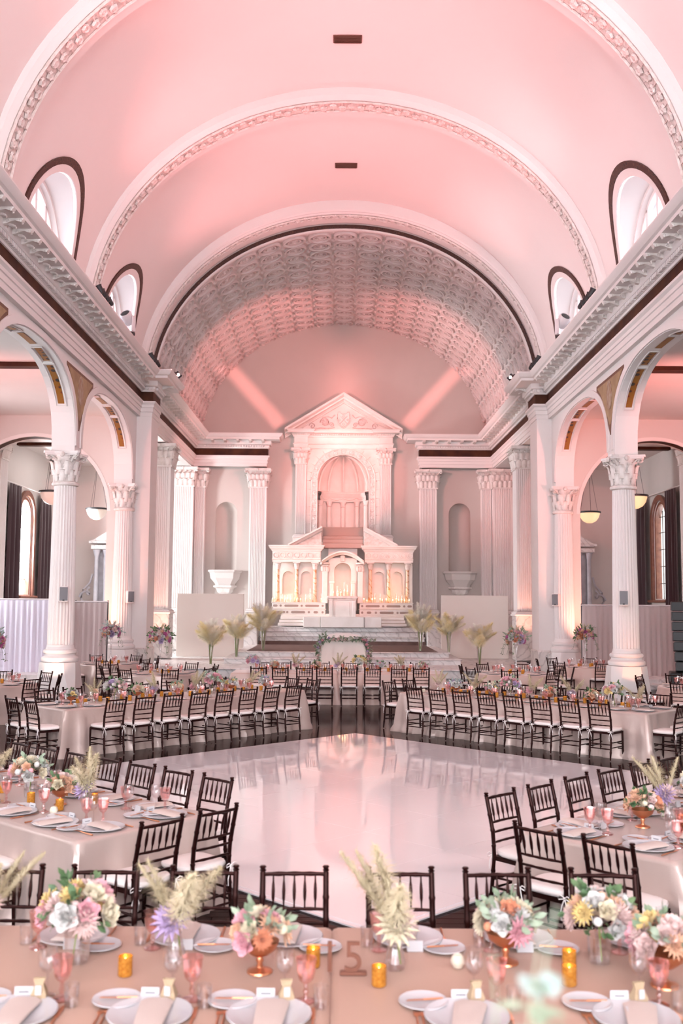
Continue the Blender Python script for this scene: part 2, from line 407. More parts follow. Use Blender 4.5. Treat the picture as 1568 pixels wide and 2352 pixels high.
# ---- dance floor, turned 45 degrees
DFC = (0.21, 13.38); DS = 8.08
df = thing('dance_floor', 'large glossy white square dance floor laid cornerwise on the dark boards', 'dance floor', (DFC[0], DFC[1], 0.0165), pi / 4)
MB().box((0, 0, 0.012), (DS, DS, 0.022)).build('base', DANCE, df, smooth=0)
npn = 7; ps = (DS - 0.1) / npn
pme = MB().box((0, 0, 0), (ps - 0.0025, ps - 0.0025, 0.006)).mesh('panel', DANCE, 0)
for i in range(npn):
    for j in range(npn): put(pme, 'panel', df, loc=((i - 3) * ps, (j - 3) * ps, 0.026))
eme = MB().add([(-DS/2-.012, 0.048, 0), (DS/2+.012, 0.048, 0), (DS/2, .06, 0), (-DS/2, .06, 0), (-DS/2, .06, .012), (DS/2, .06, .012), (-DS/2-.012, 0.048, .006), (DS/2+.012, 0.048, .006)], [(0, 1, 7, 6), (6, 7, 5, 4), (0, 6, 4, 3), (1, 2, 5, 7)]).mesh('edge_ramp', BLK, 0)
for k in range(4): put(eme, 'edge_ramp', df, M=RZ(k * pi / 2) @ T(0, -DS / 2 - 0.06, 0))

# ---- capitals, columns, pilasters
def leaf_mesh(h=0.34, w=0.2, curl=0.11):
    mb = MB(); vs = []; n = 8; A = [-1, -0.5, 0, 0.5, 1]
    for i in range(n + 1):
        t = i / n
        if t < 0.78: out = 0.02 + curl * 0.5 * t * t; z = h * t / 0.78 * 0.93
        else:
            q = (t - 0.78) / 0.22 * 2.6; out = 0.02 + curl * 0.5 * 0.6 + curl * 0.42 * (1 - math.cos(q)) ; z = h * 0.93 + curl * 0.42 * math.sin(q)
        ww = w * 0.5 * (0.75 + 0.35 * math.sin(pi * min(1, t * 1.05))) * (1 if t < 0.8 else 1 - (t - 0.8) * 2.2) * (1.0 if i % 2 else 0.78)
        for a in A: vs.append((a * ww, -(out + (0.03 * (1 - a * a) if abs(a) < 0.9 else -0.005) + (0.012 if a == 0 else 0)), z))
    fs = []
    for i in range(n):
        for k in range(4): fs.append((i * 5 + k, i * 5 + k + 1, i * 5 + 6 + k, i * 5 + 5 + k))
    return mb.add(vs, fs)
LEAF = leaf_mesh().mesh('acanthus_leaf', CAPM, 60)
LEAFS = leaf_mesh(0.22, 0.2, 0.11)
LEAFS2 = leaf_mesh(0.40, 0.2, 0.14)
def volute_mb():
    """scroll rising from the bell to a curled corner, lying in the local YZ plane, outwards -Y"""
    pts = []; r = []
    for i in range(6): t = i / 5; pts.append((0, -0.02 - 0.20 * t ** 1.7, 0.0 + 0.26 * t)); r.append(0.03)
    cx, cz = -0.215, 0.20
    for i in range(1, 13):
        a = pi / 2 - i * 0.62; rr = 0.075 * (1 - i / 15); pts.append((0, cx - rr * math.cos(a), cz + 0.0 + rr * math.sin(a))); r.append(0.03 * (1 - i / 22))
    mb = MB().tube(pts, r, 5); return mb
VOL = volute_mb()
def ornate_cap(mb, hw, hd, h, per):
    """square Corinthian capital for pilasters, joined: bell, leaves, scrolls, abacus"""
    k = h / 0.85
    loops = []
    for t in (0, .3, .6, .85): 
        e = 0.02 + 0.09 * t * t; loops.append([(-hw - e, -hd - e, t * h), (hw + e, -hd - e, t * h), (hw + e, hd + e, t * h), (-hw - e, hd + e, t * h)])
    mb.loft(loops)
    mb.box((0, 0, 0.0), (2 * hw + 0.1, 2 * hd + 0.1, 0.06))
    mb.box((0, 0, h * 0.93), (2 * hw + 0.42, 2 * hd + 0.42, h * 0.13)); mb.box((0, 0, h * 0.86), (2 * hw + 0.3, 2 * hd + 0.3, h * 0.05))
    for ax in range(4):
        half, dist = (hw, hd) if ax % 2 == 0 else (hd, hw)
        n = max(2, round(2 * half / per)); R = RZ(ax * pi / 2)
        for i in range(n):
            x = -half + (i + 0.5) * 2 * half / n
            mb.add(LEAFS.v, LEAFS.f, R @ T(x, -dist - 0.01, 0.03) @ Matrix.Scale(k * 1.2, 4))
        for i in range(n + 1):
            x = -half + i * 2 * half / n
            mb.add(LEAFS.v, LEAFS.f, R @ T(x, -dist - 0.03, 0.27 * k) @ Matrix.Scale(k * 1.25, 4))
        for i in range(n):
            x = -half + (i + 0.5) * 2 * half / n
            mb.add(VOL.v, VOL.f, R @ T(x, -dist, 0.5 * k) @ Matrix.Diagonal((1, 0.5, 0.75, 1)))
        mb.ball((R @ Vector((0, -dist - 0.18, h * 0.93)))[:], 0.07, 7, 4)
    for sx, sy, a in ((-1, -1, -pi / 4), (1, -1, pi / 4), (1, 1, 3 * pi / 4), (-1, 1, -3 * pi / 4)):
        mb.add(VOL.v, VOL.f, T(sx * hw, sy * hd, 0.5 * k) @ RZ(a) @ Matrix.Scale(1.1, 4))
    return mb
def fluted_plan(hw, hd, nx, ny, dep=0.035):
    pts = []
    def side(p0, p1, n, nrm):
        d = Vector(p1) - Vector(p0); nv = Vector(nrm); pts.append(tuple(p0))
        m_ = 0.09; 
        for i in range(n):
            a = m_ + (1 - 2 * m_) * (i + 0.14) / n; b = m_ + (1 - 2 * m_) * (i + 0.86) / n
            for t, q in ((a, 0), (a + (b - a) * .25, .8), (a + (b - a) * .5, 1), (a + (b - a) * .75, .8), (b, 0)):
                pts.append(tuple(Vector(p0) + d * t - nv * dep * q))
    side((-hw, -hd), (hw, -hd), nx, (0, -1)); side((hw, -hd), (hw, hd), ny, (1, 0))
    side((hw, hd), (-hw, hd), nx, (0, 1)); side((-hw, hd), (-hw, -hd), ny, (-1, 0))
    return pts
def pilaster(parent, name, cx, cyy, hw, hd, z0, z1, nx, ny, caph, per=0.22, ped=None):
    """square fluted pilaster > shaft, base, capital, pedestal"""
    root = put(None, name, parent, loc=(cx, cyy, 0))
    hcap = z1 - caph
    MB().prism(fluted_plan(hw, hd, nx, ny), z0 + 0.18, hcap).build('shaft', PLA, root, smooth=25)
    b = MB()
    for zz, e, t in ((0.03, 0.11, 0.08), (0.10, 0.08, 0.06), (0.145, 0.04, 0.04)): b.box((0, 0, z0 + zz), (2 * hw + 2 * e, 2 * hd + 2 * e, t), ch=0.015)
    b.build('base', PLA, root, smooth=0)
    ornate_cap(MB(), hw, hd, caph, per).build('capital', CAPM, root, smooth=50, loc=(0, 0, hcap))
    if ped is not None:
        p = MB(); p.box((0, 0, (ped + z0) / 2), (2 * hw + 0.12, 2 * hd + 0.12, z0 - ped - 0.02), ch=0.02)
        p.build('pedestal', MARW, root, smooth=0)
    return root

def column(parent, y, name='column', full=True):
    root = put(None, name, parent, loc=(-7.3, y, 0))
    # tapering plinth with scooped corners
    def octo(w, c): return [(w, -w + c), (w, w - c), (w - c, w), (-w + c, w), (-w, w - c), (-w, -w + c), (-w + c, -w), (w - c, -w)]
    lo = []
    for t in range(9):
        q = t / 8; wv = 0.545 - 0.085 * q ** 0.7; c = 0.06 + 0.17 * (1 - (1 - q) ** 2)
        lo.append([(x, yy, 0.02 + 0.9 * q) for x, yy in octo(wv, c)])
    mbp = MB().loft(lo); mbp.add(lo[-1], [tuple(range(8))]); mbp.box((0, 0, 0.03), (1.16, 1.16, 0.06), ch=0.02)
    mbp.build('plinth', PLA, root, smooth=30)
    MB().lathe([(0.40, 0.92), (0.455, 0.93), (0.475, 0.985), (0.465, 1.04), (0.42, 1.06), (0.39, 1.085), (0.385, 1.13), (0.415, 1.15), (0.425, 1.19), (0.41, 1.23), (0.365, 1.245), (0.35, 1.30)], 40).build('base', PLA, root)
    prof = [(0.335 - 0.055 * (i / 12) ** 1.4, 1.30 + (5.50 - 1.30) * i / 12) for i in range(13)]
    MB().lathe([(0.345, 1.29), (0.345, 1.33), (0.333, 1.36)], 48).lathe([(0.334, 1.35)] + prof[1:], 48, flute=0.075).build('shaft', PLA, root, smooth=25)
    cap = MB().lathe([(0.29, 5.46), (0.34, 5.48), (0.35, 5.52), (0.33, 5.56), (0.29, 5.57), (0.27, 5.6), (0.275, 5.85), (0.30, 6.1), (0.37, 6.26)], 28).build('capital', CAPM, root)
    for i in range(8): put(LEAF, 'acanthus_leaf', cap, M=RZ(i * pi / 4) @ T(0, -0.265, 5.58) @ Matrix.Diagonal((1.08, 1, 0.82, 1)))
    for i in range(8): put(LEAF, 'acanthus_leaf', cap, M=RZ((i + .5) * pi / 4) @ T(0, -0.29, 5.74) @ Matrix.Diagonal((1.08, 1.15, 1.0, 1)))
    vm = cached('vol', lambda: VOL.mesh('corner_scroll', CAPM, 60))
    for i in range(4): put(vm, 'corner_scroll', cap, M=RZ(pi / 4 + i * pi / 2) @ T(0, -0.20, 6.0) @ Matrix.Diagonal((1.7, 1.3, 1.0, 1)))
    for i in range(4):
        for s in (-1, 1): put(vm, 'inner_scroll', cap, M=RZ(i * pi / 2) @ T(s * 0.09, -0.22, 6.02) @ RZ(s * 0.9) @ Matrix.Diagonal((1, .5, .85, 1)))
    pl = []
    for i in range(4):
        a = i * pi / 2
        for x, yy in ((-0.47, -0.42), (-0.42, -0.47), (-0.2, -0.385), (0, -0.36), (0.2, -0.385), (0.42, -0.47)):
            p = RZ(a) @ Vector((x, yy, 0)); pl.append((p.x, p.y))
    ab = MB().prism(pl, 6.29, 6.35).prism([(x * .93, yy * .93) for x, yy in pl], 6.25, 6.29); ab.build('abacus', PLA, root, smooth=0)
    rb = cached('ros', lambda: MB().ball((0, 0, 0), 0.07, 8, 5).mesh('rosette', CAPM))
    for i in range(4): put(rb, 'rosette', root, M=RZ(i * pi / 2) @ T(0, -0.37, 6.27))
    return root

# ---- sides of the nave, built for the left and mirrored for the right
YC = [-9.6, -2.5, 4.6, 11.7, 18.8, 25.9, 33.0]; XF, XB = -7.0, -7.6
WIN = [-6.0, 1.1, 8.2, 15.3, 22.4, 29.5]
ops = [arch((YC[i] + YC[i + 1]) / 2, 3.22, 6.4, 6.5, 1.98, 2.5) for i in range(6)]
PATH = [(-6.9, -9.7), (-6.9, 33.2), (-6.5, 33.2), (-6.5, 34.4), (-6.9, 34.4), (-6.9, 45.55), (-3.55, 45.55), (-3.55, 46.0)]
ARCHI = [(-0.1, 8.70), (0.02, 8.70), (0.02, 8.84), (0.05, 8.85), (0.05, 8.99), (0.08, 9.0), (0.08, 9.09), (0.14, 9.14), (0.14, 9.20), (-0.1, 9.20)]
FRI = [(0.0, 9.20), (0.05, 9.20), (0.05, 9.53), (0.0, 9.53)]
CORN = [(-0.1, 9.53), (0.09, 9.53), (0.11, 9.58), (0.13, 9.58), (0.13, 9.69), (0.2, 9.70), (0.22, 9.73), (0.22, 9.88), (0.62, 9.885), (0.62, 9.97), (0.68, 9.99), (0.74, 10.05), (0.78, 10.12), (0.78, 10.15), (-0.2, 10.15)]
def side_meshes():
    D = {}
    mb = MB()
    holed(mb, YC[0] - .33, 33.2, 6.36, 8.72, [(c, h, 6.36, f) for c, h, zb, f in ops], lambda a, z: (XF, a, z), lambda a, z: (XB, a, z))
    mb.box((-7.32, 11.75, 9.45), (0.76, 42.9, 1.36))
    # pier between nave and sanctuary, and the beam above the sanctuary openings
    mb.box((-7.05, 33.8, 4.9), (1.1, 1.2, 7.9)); mb.box((-7.37, 40.2, 9.3), (0.86, 11.6, 1.3))
    D['wall'] = mb.mesh('wall', PLA, 35)
    D['archi'] = None
    a = MB(); sweep(a, PATH, ARCHI); D['archi'] = a.mesh('architrave', PLA, 20)
    a = MB(); sweep(a, PATH, FRI); D['frieze'] = a.mesh('painted_frieze', BRN, 20)
    a = MB(); sweep(a, PATH, CORN); D['corn'] = a.mesh('cornice', PLA, 20)
    # dentils
    d = MB(); y = 10
    while y < 45.3:
        if not 32.9 < y < 34.6: d.box((-6.74, y, 9.635), (0.09, 0.065, 0.09))
        y += 0.115
    for i in range(28): d.box((-6.7 + i * 0.115, 45.39, 9.635), (0.065, 0.09, 0.09))
    for i in range(10): d.box((-6.34, 33.25 + i * 0.115, 9.635), (0.09, 0.065, 0.09))
    for i in range(4): d.box((-6.74 + i * 0.115, 33.05, 9.635), (0.065, 0.09, 0.09))
    D['dent'] = d.mesh('dentils', PLA, 0)
    # modillion bracket: scrolled console with a hanging leaf; projects along +X
    m_ = MB()
    side = [(0, 0), (0.40, 0), (0.38, -0.04), (0.35, -0.07), (0.30, -0.065), (0.24, -0.045), (0.16, -0.06), (0.08, -0.10), (0, -0.11)]
    m_.add([(x, -0.06, z) for x, z in side] + [(x, 0.06, z) for x, z in side], [tuple(range(9)), tuple(reversed(range(9, 18)))] + [(i, 9 + i, 9 + (i + 1) % 9, (i + 1) % 9) for i in range(9)])
    for s in (-.062, .062): m_.tube([(0.09 + 0.045 * math.cos(q * .8) * (1 - q / 11), s, -0.055 + 0.045 * math.sin(q * .8) * (1 - q / 11)) for q in range(9)], 0.012, 4); m_.tube([(0.35 + 0.03 * math.cos(q * .9), s, -0.045 + 0.03 * math.sin(q * .9)) for q in range(7)], 0.01, 4)
    m_.add(LEAFS.v, LEAFS.f, T(0.10, 0, -0.10) @ RY(pi / 2) @ RZ(pi / 2) @ Matrix.Scale(0.62, 4))
    D['modil'] = m_.mesh('modillion', CAPM, 40)
    return D
SD = side_meshes()
def arc_pts(y0, y1, off, nn, x):
    """points on the first bay's intrados moved inwards by off, between arc parameters"""
    out = []
    for i in range(nn + 1):
        a = y0 + (y1 - y0) * i / nn; h = 3.22 - off
        yy = -h * math.cos(a); zz = 6.5 + (1.98 - off) * max(0, 1 - abs(yy / h) ** 2.5) ** 0.4
        out.append((x, yy, zz))
    return out
def arch_trim(side_root, yc, k):
    base = put(None, 'arch_trim', side_root, loc=(0, yc, 0))
    # raised archivolt on the nave face
    A = arc_pts(0.0, pi, -0.02, 40, XF + 0.035); B = arc_pts(0.0, pi, -0.20, 40, XF + 0.035); A0 = [(XF, y, z) for _, y, z in A]; B0 = [(XF, y, z) for _, y, z in B]
    cached('archivolt', lambda: MB().strip(A, B).strip(A0, A).strip(B, B0).mesh('archivolt', PLA, 30))
    put(CACHE['archivolt'], 'archivolt', base)
    for nm, s0, s1, w, off, mt_ in (('painted_soffit_panel', 0.42, 0.98, 0.08, 0.012, GOLD), ('painted_soffit_panel', 1.06, 1.32, 0.08, 0.012, GOLD)):
        for mir in (0, 1):
            def mk(s0=s0, s1=s1, mir=mir):
                a, b = (s0, s1) if not mir else (pi - s1, pi - s0)
                mb = MB().strip(arc_pts(a, b, 0.012, 12, -7.38), arc_pts(a, b, 0.012, 12, -7.22)); return mb.mesh('painted_soffit_panel', GOLD, 30)
            put(cached(('sp', s0, mir), mk), nm, base)
            def mk2(s0=s0, s1=s1, mir=mir):
                a, b = (s0 - .03, s1 + .03) if not mir else (pi - s1 - .03, pi - s0 + .03)
                mb = MB()
                for x in (-7.43, -7.17): mb.tube(arc_pts(a, b, 0.02, 14, x), 0.018, 4)
                for e in (a, b): mb.tube([arc_pts(e, e, 0.02, 1, -7.43)[0], arc_pts(e, e, 0.02, 1, -7.17)[0]], 0.018, 4)
                return mb.mesh('panel_moulding', PLA, 30)
            put(cached(('sm', s0, mir), mk2), 'panel_moulding', base)
    put(cached('spc', lambda: MB().strip(arc_pts(1.42, pi - 1.42, 0.012, 6, -7.38), arc_pts(1.42, pi - 1.42, 0.012, 6, -7.22)).mesh('painted_soffit_panel', GOLD, 30)), 'painted_soffit_panel', base)
def spandrel(side_root, y):
    base = put(None, 'painted_spandrel', side_root, loc=(0, y, 0))
    f = ops[0][3]; c0 = ops[0][0]
    def tri(inset, top, x, mt_, nm):
        pts = []
        for i in range(13):
            dy = 0.02 + inset * 0.4 + (1.32 - inset * 1.3) * i / 12
            yy = c0 - 3.22 - 0.33 + dy - 0.0
            z = max(f(max(yy, c0 - 3.22)) + 0.24 + inset if yy > c0 - 3.22 else 6.9 + (dy / .33) * 0.5 + inset * 2.2, 6.9 + inset * 2.2)
            pts.append((dy, min(z, top)))
        def mk():
            mb = MB()
            for s in (-1, 1):
                A = [(x, s * d, z) for d, z in pts]; B = [(x, s * d, top) for d, z in pts]; mb.strip(A, B)
                mb.strip([(XF, s * d, z) for d, z in pts], A)
            mb.add([(x, -pts[0][0], pts[0][1]), (x, pts[0][0], pts[0][1]), (x, pts[0][0], top), (x, -pts[0][0], top)], [(0, 1, 2, 3)])
            return mb.mesh(nm, mt_, 30)
        put(cached(('tri', nm), mk), nm, base)
    tri(0.0, 8.50, XF + 0.012, SPAN2, 'painted_border'); tri(0.10, 8.42, XF + 0.020, SPAN, 'painted_field')
    put(cached('medal', lambda: MB().lathe([(0, 0.012), (0.2, 0.012), (0.2, 0.018), (0.25, 0.018), (0.25, 0)], 24).mesh('medallion', SPAN3, 30)), 'medallion', base, M=T(XF + 0.02, 0, 8.0) @ RY(pi / 2) @ Matrix.Diagonal((1.55, 1, 1, 1)))

def spk_box(parent, x, y, z, rz, nm, label):
    r = thing(nm, label, 'loudspeaker', (x, y, z), rz)
    MB().box((0, 0, 0), (0.24, 0.20, 0.40), ch=0.02).build('cabinet', SPK, r, smooth=0)
    MB().box((0, -0.105, 0.01), (0.20, 0.012, 0.34), ch=0.004).build('grille', GRILL, r, smooth=0)
    MB().box((0, -0.112, -0.15), (0.05, 0.01, 0.03)).build('badge', BLK, r, smooth=0)
    MB().box((0, 0.14, 0), (0.05, 0.1, 0.08)).build('bracket', SPK, r, smooth=0)

for sx in (-1, 1):
    S = SIDE[sx]; sc3 = (1, 1, 1) if sx < 0 else (-1, 1, 1)
    wl = struct('wall_' + S, f'white plaster arcade wall with tall arches on the {S} side of the hall', 'wall', SD['wall'], scale=sc3)
    for i, c in enumerate((8.15, 15.25, 22.35, 29.45)): arch_trim(wl, c, i)
    for y in YC[3:6]: spandrel(wl, y)
    # half spandrel against the pier
    tr = struct('trim_1' if sx < 0 else 'trim_2', f'white classical cornice with scrolled brackets and dark painted frieze above the {S} arches', 'cornice', scale=sc3)
    put(SD['archi'], 'architrave', tr); put(SD['frieze'], 'painted_frieze', tr); put(SD['corn'], 'cornice', tr); put(SD['dent'], 'dentil_row', tr, kind='stuff')
    y = 10.4
    while y < 45.0:
        if y < 32.7: put(SD['modil'], 'modillion', tr, loc=(-6.68, y, 9.885))
        elif 33.5 < y < 34.3: put(SD['modil'], 'modillion', tr, loc=(-6.28, y, 9.885))
        elif y > 35.3: put(SD['modil'], 'modillion', tr, loc=(-6.68, y, 9.885))
        y += 0.56
    for i in range(5): put(SD['modil'], 'modillion', tr, M=T(-6.0 + i * 0.58, 45.33, 9.885) @ RZ(-pi / 2))
    for i in range(1): put(SD['modil'], 'modillion', tr, M=T(-6.62, 32.98, 9.885) @ RZ(-pi / 2))
    for i, y in enumerate(YC[4:]):
        cr = column(None, y); cr.scale = sc3; cr.location.x *= -sx
        wh = ['nearest the camera, mostly outside the view', 'tall, standing free before the round tables', 'beside the flat pier of the sanctuary'][i]
        for k, v in dict(label=f'white fluted Corinthian column on the {S}, {wh}', category='column', kind='structure', group='fluted nave columns').items(): cr[k] = v
    # marble skirting of the pier
    pm = struct('trim_3' if sx < 0 else 'trim_4', f'grey veined marble base of the flat pier on the {S}', 'skirting', MB().box((-7.05, 33.79, 0.48), (1.2, 1.34, 0.94), ch=0.03).box((-7.3, 33.0, 0.46), (1.1, 0.3, 0.9), ch=0.02).mesh('pier_base', MARW, 0), scale=sc3)
    # pilasters of the sanctuary
    ps_ = struct('wall_sanctuary_' + S, f'fluted square pilasters along the {S} side of the sanctuary', 'pilaster', scale=sc3)
    pilaster(ps_, 'pilaster', -7.15, 38.95, 0.42, 0.42, 2.02, 8.62, 9, 9, 0.88, ped=0.3)
    pilaster(ps_, 'pilaster', -7.3, 45.55, 0.45, 0.30, 2.02, 8.62, 9, 6, 0.88, ped=0.3)
    pilaster(ps_, 'pilaster', -6.6, 45.8, 0.22, 0.2, 2.02, 8.62, 5, 4, 0.88, ped=0.3)
    pilaster(ps_, 'pilaster', -3.92, 45.8, 0.39, 0.2, 2.02, 8.62, 9, 4, 0.88, ped=0.3)
    # aisle: outer wall with tall windows, cross wall, ceiling
    aw = struct('wall_aisle_' + S, f'plain outer wall of the {S} aisle with tall arched windows', 'wall', scale=sc3)
    mb = MB(); wops = [arch(c, 0.85, 2.72, 5.85, 0.85) for c in (1.1, 8.2, 15.3, 22.4, 29.5, 40.65)]
    holed(mb, -9.7, 46.2, 0, 8.8, wops, lambda a, z: (-13.0, a, z), lambda a, z: (-13.45, a, z), step=4)
    mb.build('outer_wall', PLW, aw, smooth=30)
    mb = MB(); cops = [arch(-10.43, 2.5, 0.3, 5.5, 2.5)]
    holed(mb, -13.0, -7.4, 0.3, 8.78, cops, lambda a, z: (a, 33.25, z), lambda a, z: (a, 33.85, z))
    mb.build('cross_wall', PLW, aw, smooth=30)
    mb = MB(); mb.box((-10.2, 11.8, 8.78), (5.7, 43, 0.12)); mb.box((-10.2, 40, 8.78), (5.7, 12.4, 0.12)); mb.build('aisle_ceiling', PLW, aw, smooth=0)
    for y in (25.8, 18.7, 39.2): MB().box((-10.2, y, 8.66), (5.5, 0.34, 0.12), ch=0.01).build('painted_beam', BRN, aw, smooth=0)
    A = [(-10.43 - 2.62 * math.cos(pi * i / 30), 33.235, 5.5 + 2.62 * math.sin(pi * i / 30)) for i in range(31)]
    B = [(-10.43 - 2.50 * math.cos(pi * i / 30), 33.235, 5.5 + 2.50 * math.sin(pi * i / 30)) for i in range(31)]
    Bd = [(x, 33.45, z - 0.004) for x, _, z in B]
    MB().strip([(x, 33.25, z) for x, _, z in A], A).strip(A, B).build('pale_arch_rim', PLA, aw, smooth=30)
    B2 = [(-10.43 - 2.49 * math.cos(pi * i / 30), 33.27, 5.5 + 2.49 * math.sin(pi * i / 30)) for i in range(31)]
    MB().strip(B2, [(x, 33.65, z) for x, _, z in B2]).build('painted_arch_soffit', BRN, aw, smooth=30)
    MB().box((-10.3, 46.1, 4.4), (6, 0.2, 8.8)).build('chapel_wall', PLW, aw, smooth=0)
    pilaster(aw, 'pilaster', -12.9, 37.0, 0.2, 0.4, 1.2, 8.6, 4, 7, 0.85, ped=0.0)
    pilaster(aw, 'pilaster', -12.9, 44.4, 0.2, 0.4, 1.2, 8.6, 4, 7, 0.85, ped=0.0)
    # windows: the farthest stands in view, the nearer ones are added for daylight
    for wi, c in enumerate((1.1, 8.2, 15.3, 22.4, 29.5, 40.65)):
        wn = struct('window_%d' % (wi + 1 + (0 if sx < 0 else 6)), f'tall arched window with brown timber frame and leaded panes, {ORD[wi]} along the {S} aisle wall', 'window', scale=sc3)
        for nm, r1, r2, x0, x1 in (('outer_frame', 1.12, 0.9, -13.0, -12.9), ('inner_frame', 0.92, 0.74, -13.25, -13.02)):
            def ring(r, x, zb=2.62): return [(x, c - r, zb)] + [(x, c - r * math.cos(pi * i / 24), 5.85 + r * math.sin(pi * i / 24)) for i in range(25)] + [(x, c + r, zb)]
            MB().strip(ring(r1, x1), ring(r2, x1)).strip(ring(r1, x0), ring(r1, x1)).strip(ring(r2, x1), ring(r2, x0)).build(nm, WWOOD, wn, smooth=30)
        MB().box((-12.88, c, 2.62), (0.3, 2.2, 0.1), ch=0.02).build('sill', WWOOD, wn, smooth=0)
        lead = MB()
        for zz in (3.35, 4.05, 4.75, 5.45, 6.1): lead.box((-13.2, c, zz), (0.03, 1.5, 0.025))
        for yy in (-0.36, 0, 0.36): lead.box((-13.2, c + yy, 4.5), (0.03, 0.025, 3.85 if yy == 0 else 3.7))
        lead.build('lead_bars', BLK, wn, smooth=0)
        pts = [(-13.18, c - 0.76, 2.7)] + [(-13.18, c - 0.76 * math.cos(pi * i / 20), 5.85 + 0.76 * math.sin(pi * i / 20)) for i in range(21)] + [(-13.18, c + 0.76, 2.7)]
        MB().add(pts, [tuple(range(len(pts)))]).build('pane', PANE, wn, smooth=0)

# ---- nave vault with round-headed clerestory windows cut into it
VA, VB, VZ = 6.95, 6.3, 9.9
def tz(z): return math.asin(min(1, max(0, (z - VZ) / VB)))
vm = MB(); RW, ZW = 1.70, 10.58
def vpatch(ys, tst, n=90):
    loops = []
    for y, t0 in zip(ys, tst):
        loops.append([(-VA * math.cos(t0 + (pi - 2 * t0) * i / n), y, VZ + VB * math.sin(t0 + (pi - 2 * t0) * i / n)) for i in range(n + 1)])
    vm.loft(loops, closed=False)
yprev = -9.7
for c in WIN:
    vpatch([yprev, c - RW], [0, 0])
    ys = [c - RW * math.cos(pi * i / 24) for i in range(25)]
    vpatch(ys, [tz(ZW + math.sqrt(max(0, RW * RW - (y - c) ** 2))) for y in ys]); yprev = c + RW
vpatch([yprev, 33.3], [0, 0])
for c in WIN:
    for s_ in (-1, 1):
        e = c + s_ * RW
        vm.strip(*[[(-(VA + .004) * math.cos(pi * i / 180), yy, VZ + (VB + .004) * math.sin(pi * i / 180)) for i in range(181)] for yy in (e - s_ * 0.02, e + s_ * 0.12)])
for s in (-1, 1):
    vm.box((s * 7.05, 11.75, 9.7), (0.2, 42.9, 0.6))
ce = struct('ceiling', 'smooth pale barrel vault over the nave washed with pink light', 'ceiling', vm.mesh('ceiling', VAU, 60))
def vpt(y, z, s, inn=0.0): 
    q = max(0, 1 - ((z - VZ) / VB) ** 2); return (s * (VA - inn) * math.sqrt(q), y, z)
# ribs: broad band with cast ornament strip
def rib(y0, y1, a1, b1, orn):
    r = put(None, 'vault_rib', ce); n = 48
    def el(a, b, y): return [(-a * math.cos(pi * i / n), y, VZ + b * math.sin(pi * i / n)) for i in range(n + 1)]
    mb = MB(); mb.strip(el(VA, VB, y0), el(a1 + .1, b1 + .1, y0)).strip(el(a1 + .1, b1 + .1, y0), el(a1, b1, y0 + .12)).strip(el(a1, b1, y0 + .12), el(a1, b1, y1 - .12))
    mb.strip(el(a1, b1, y1 - .12), el(a1 + .1, b1 + .1, y1)).strip(el(a1 + .1, b1 + .1, y1), el(VA, VB, y1)); mb.build('band', VAU, r, smooth=25)
    if orn:
        ya, yb = orn
        m2 = MB(); m2.strip(el(a1 - .015, b1 - .015, ya), el(a1 - .015, b1 - .015, yb)); m2.build('ornament_ground', ORN, r, smooth=30)
        m3 = MB()
        for yy in (ya, yb): m3.tube(el(a1 - .03, b1 - .03, yy), 0.035, 4)
        # rows of cast leaves and rosettes
        L = 84
        for i in range(L):
            t = pi * (i + .5) / L; px, pz = -(a1 - .03) * math.cos(t), VZ + (b1 - .03) * math.sin(t)
            nrm = Vector((math.cos(t) / a1, 0, -math.sin(t) / b1)).normalized()
            q = nrm.to_track_quat('Z', 'Y').to_matrix().to_4x4()
            ym = (ya + yb) / 2 + (0.06 if i % 2 else -0.06)
            m3.lathe([(0.0, 0.05), (0.05, 0.03), (0.085, 0.05), (0.11, 0.0)], 6, M=T(px, ym, pz) @ q)
            m3.tube([(T(px, 0, pz) @ q @ Vector((0, 0, 0.02))) + Vector((0, ya + .05 + (yb - ya - .1) * k / 4, 0)) + (q @ Vector((0.06 * math.sin(k * pi / 2 + i), 0, 0))) for k in range(5)], 0.014, 3)
        m3.build('cast_leaf_ornament', ORN, r, smooth=40, kind='stuff')
rib(25.45, 26.55, 6.74, 6.0, (25.62, 26.1))
rib(18.3, 19.4, 6.74, 6.0, (18.45, 18.95))
rib(32.95, 34.0, 6.74, 5.86, (33.12, 33.32))
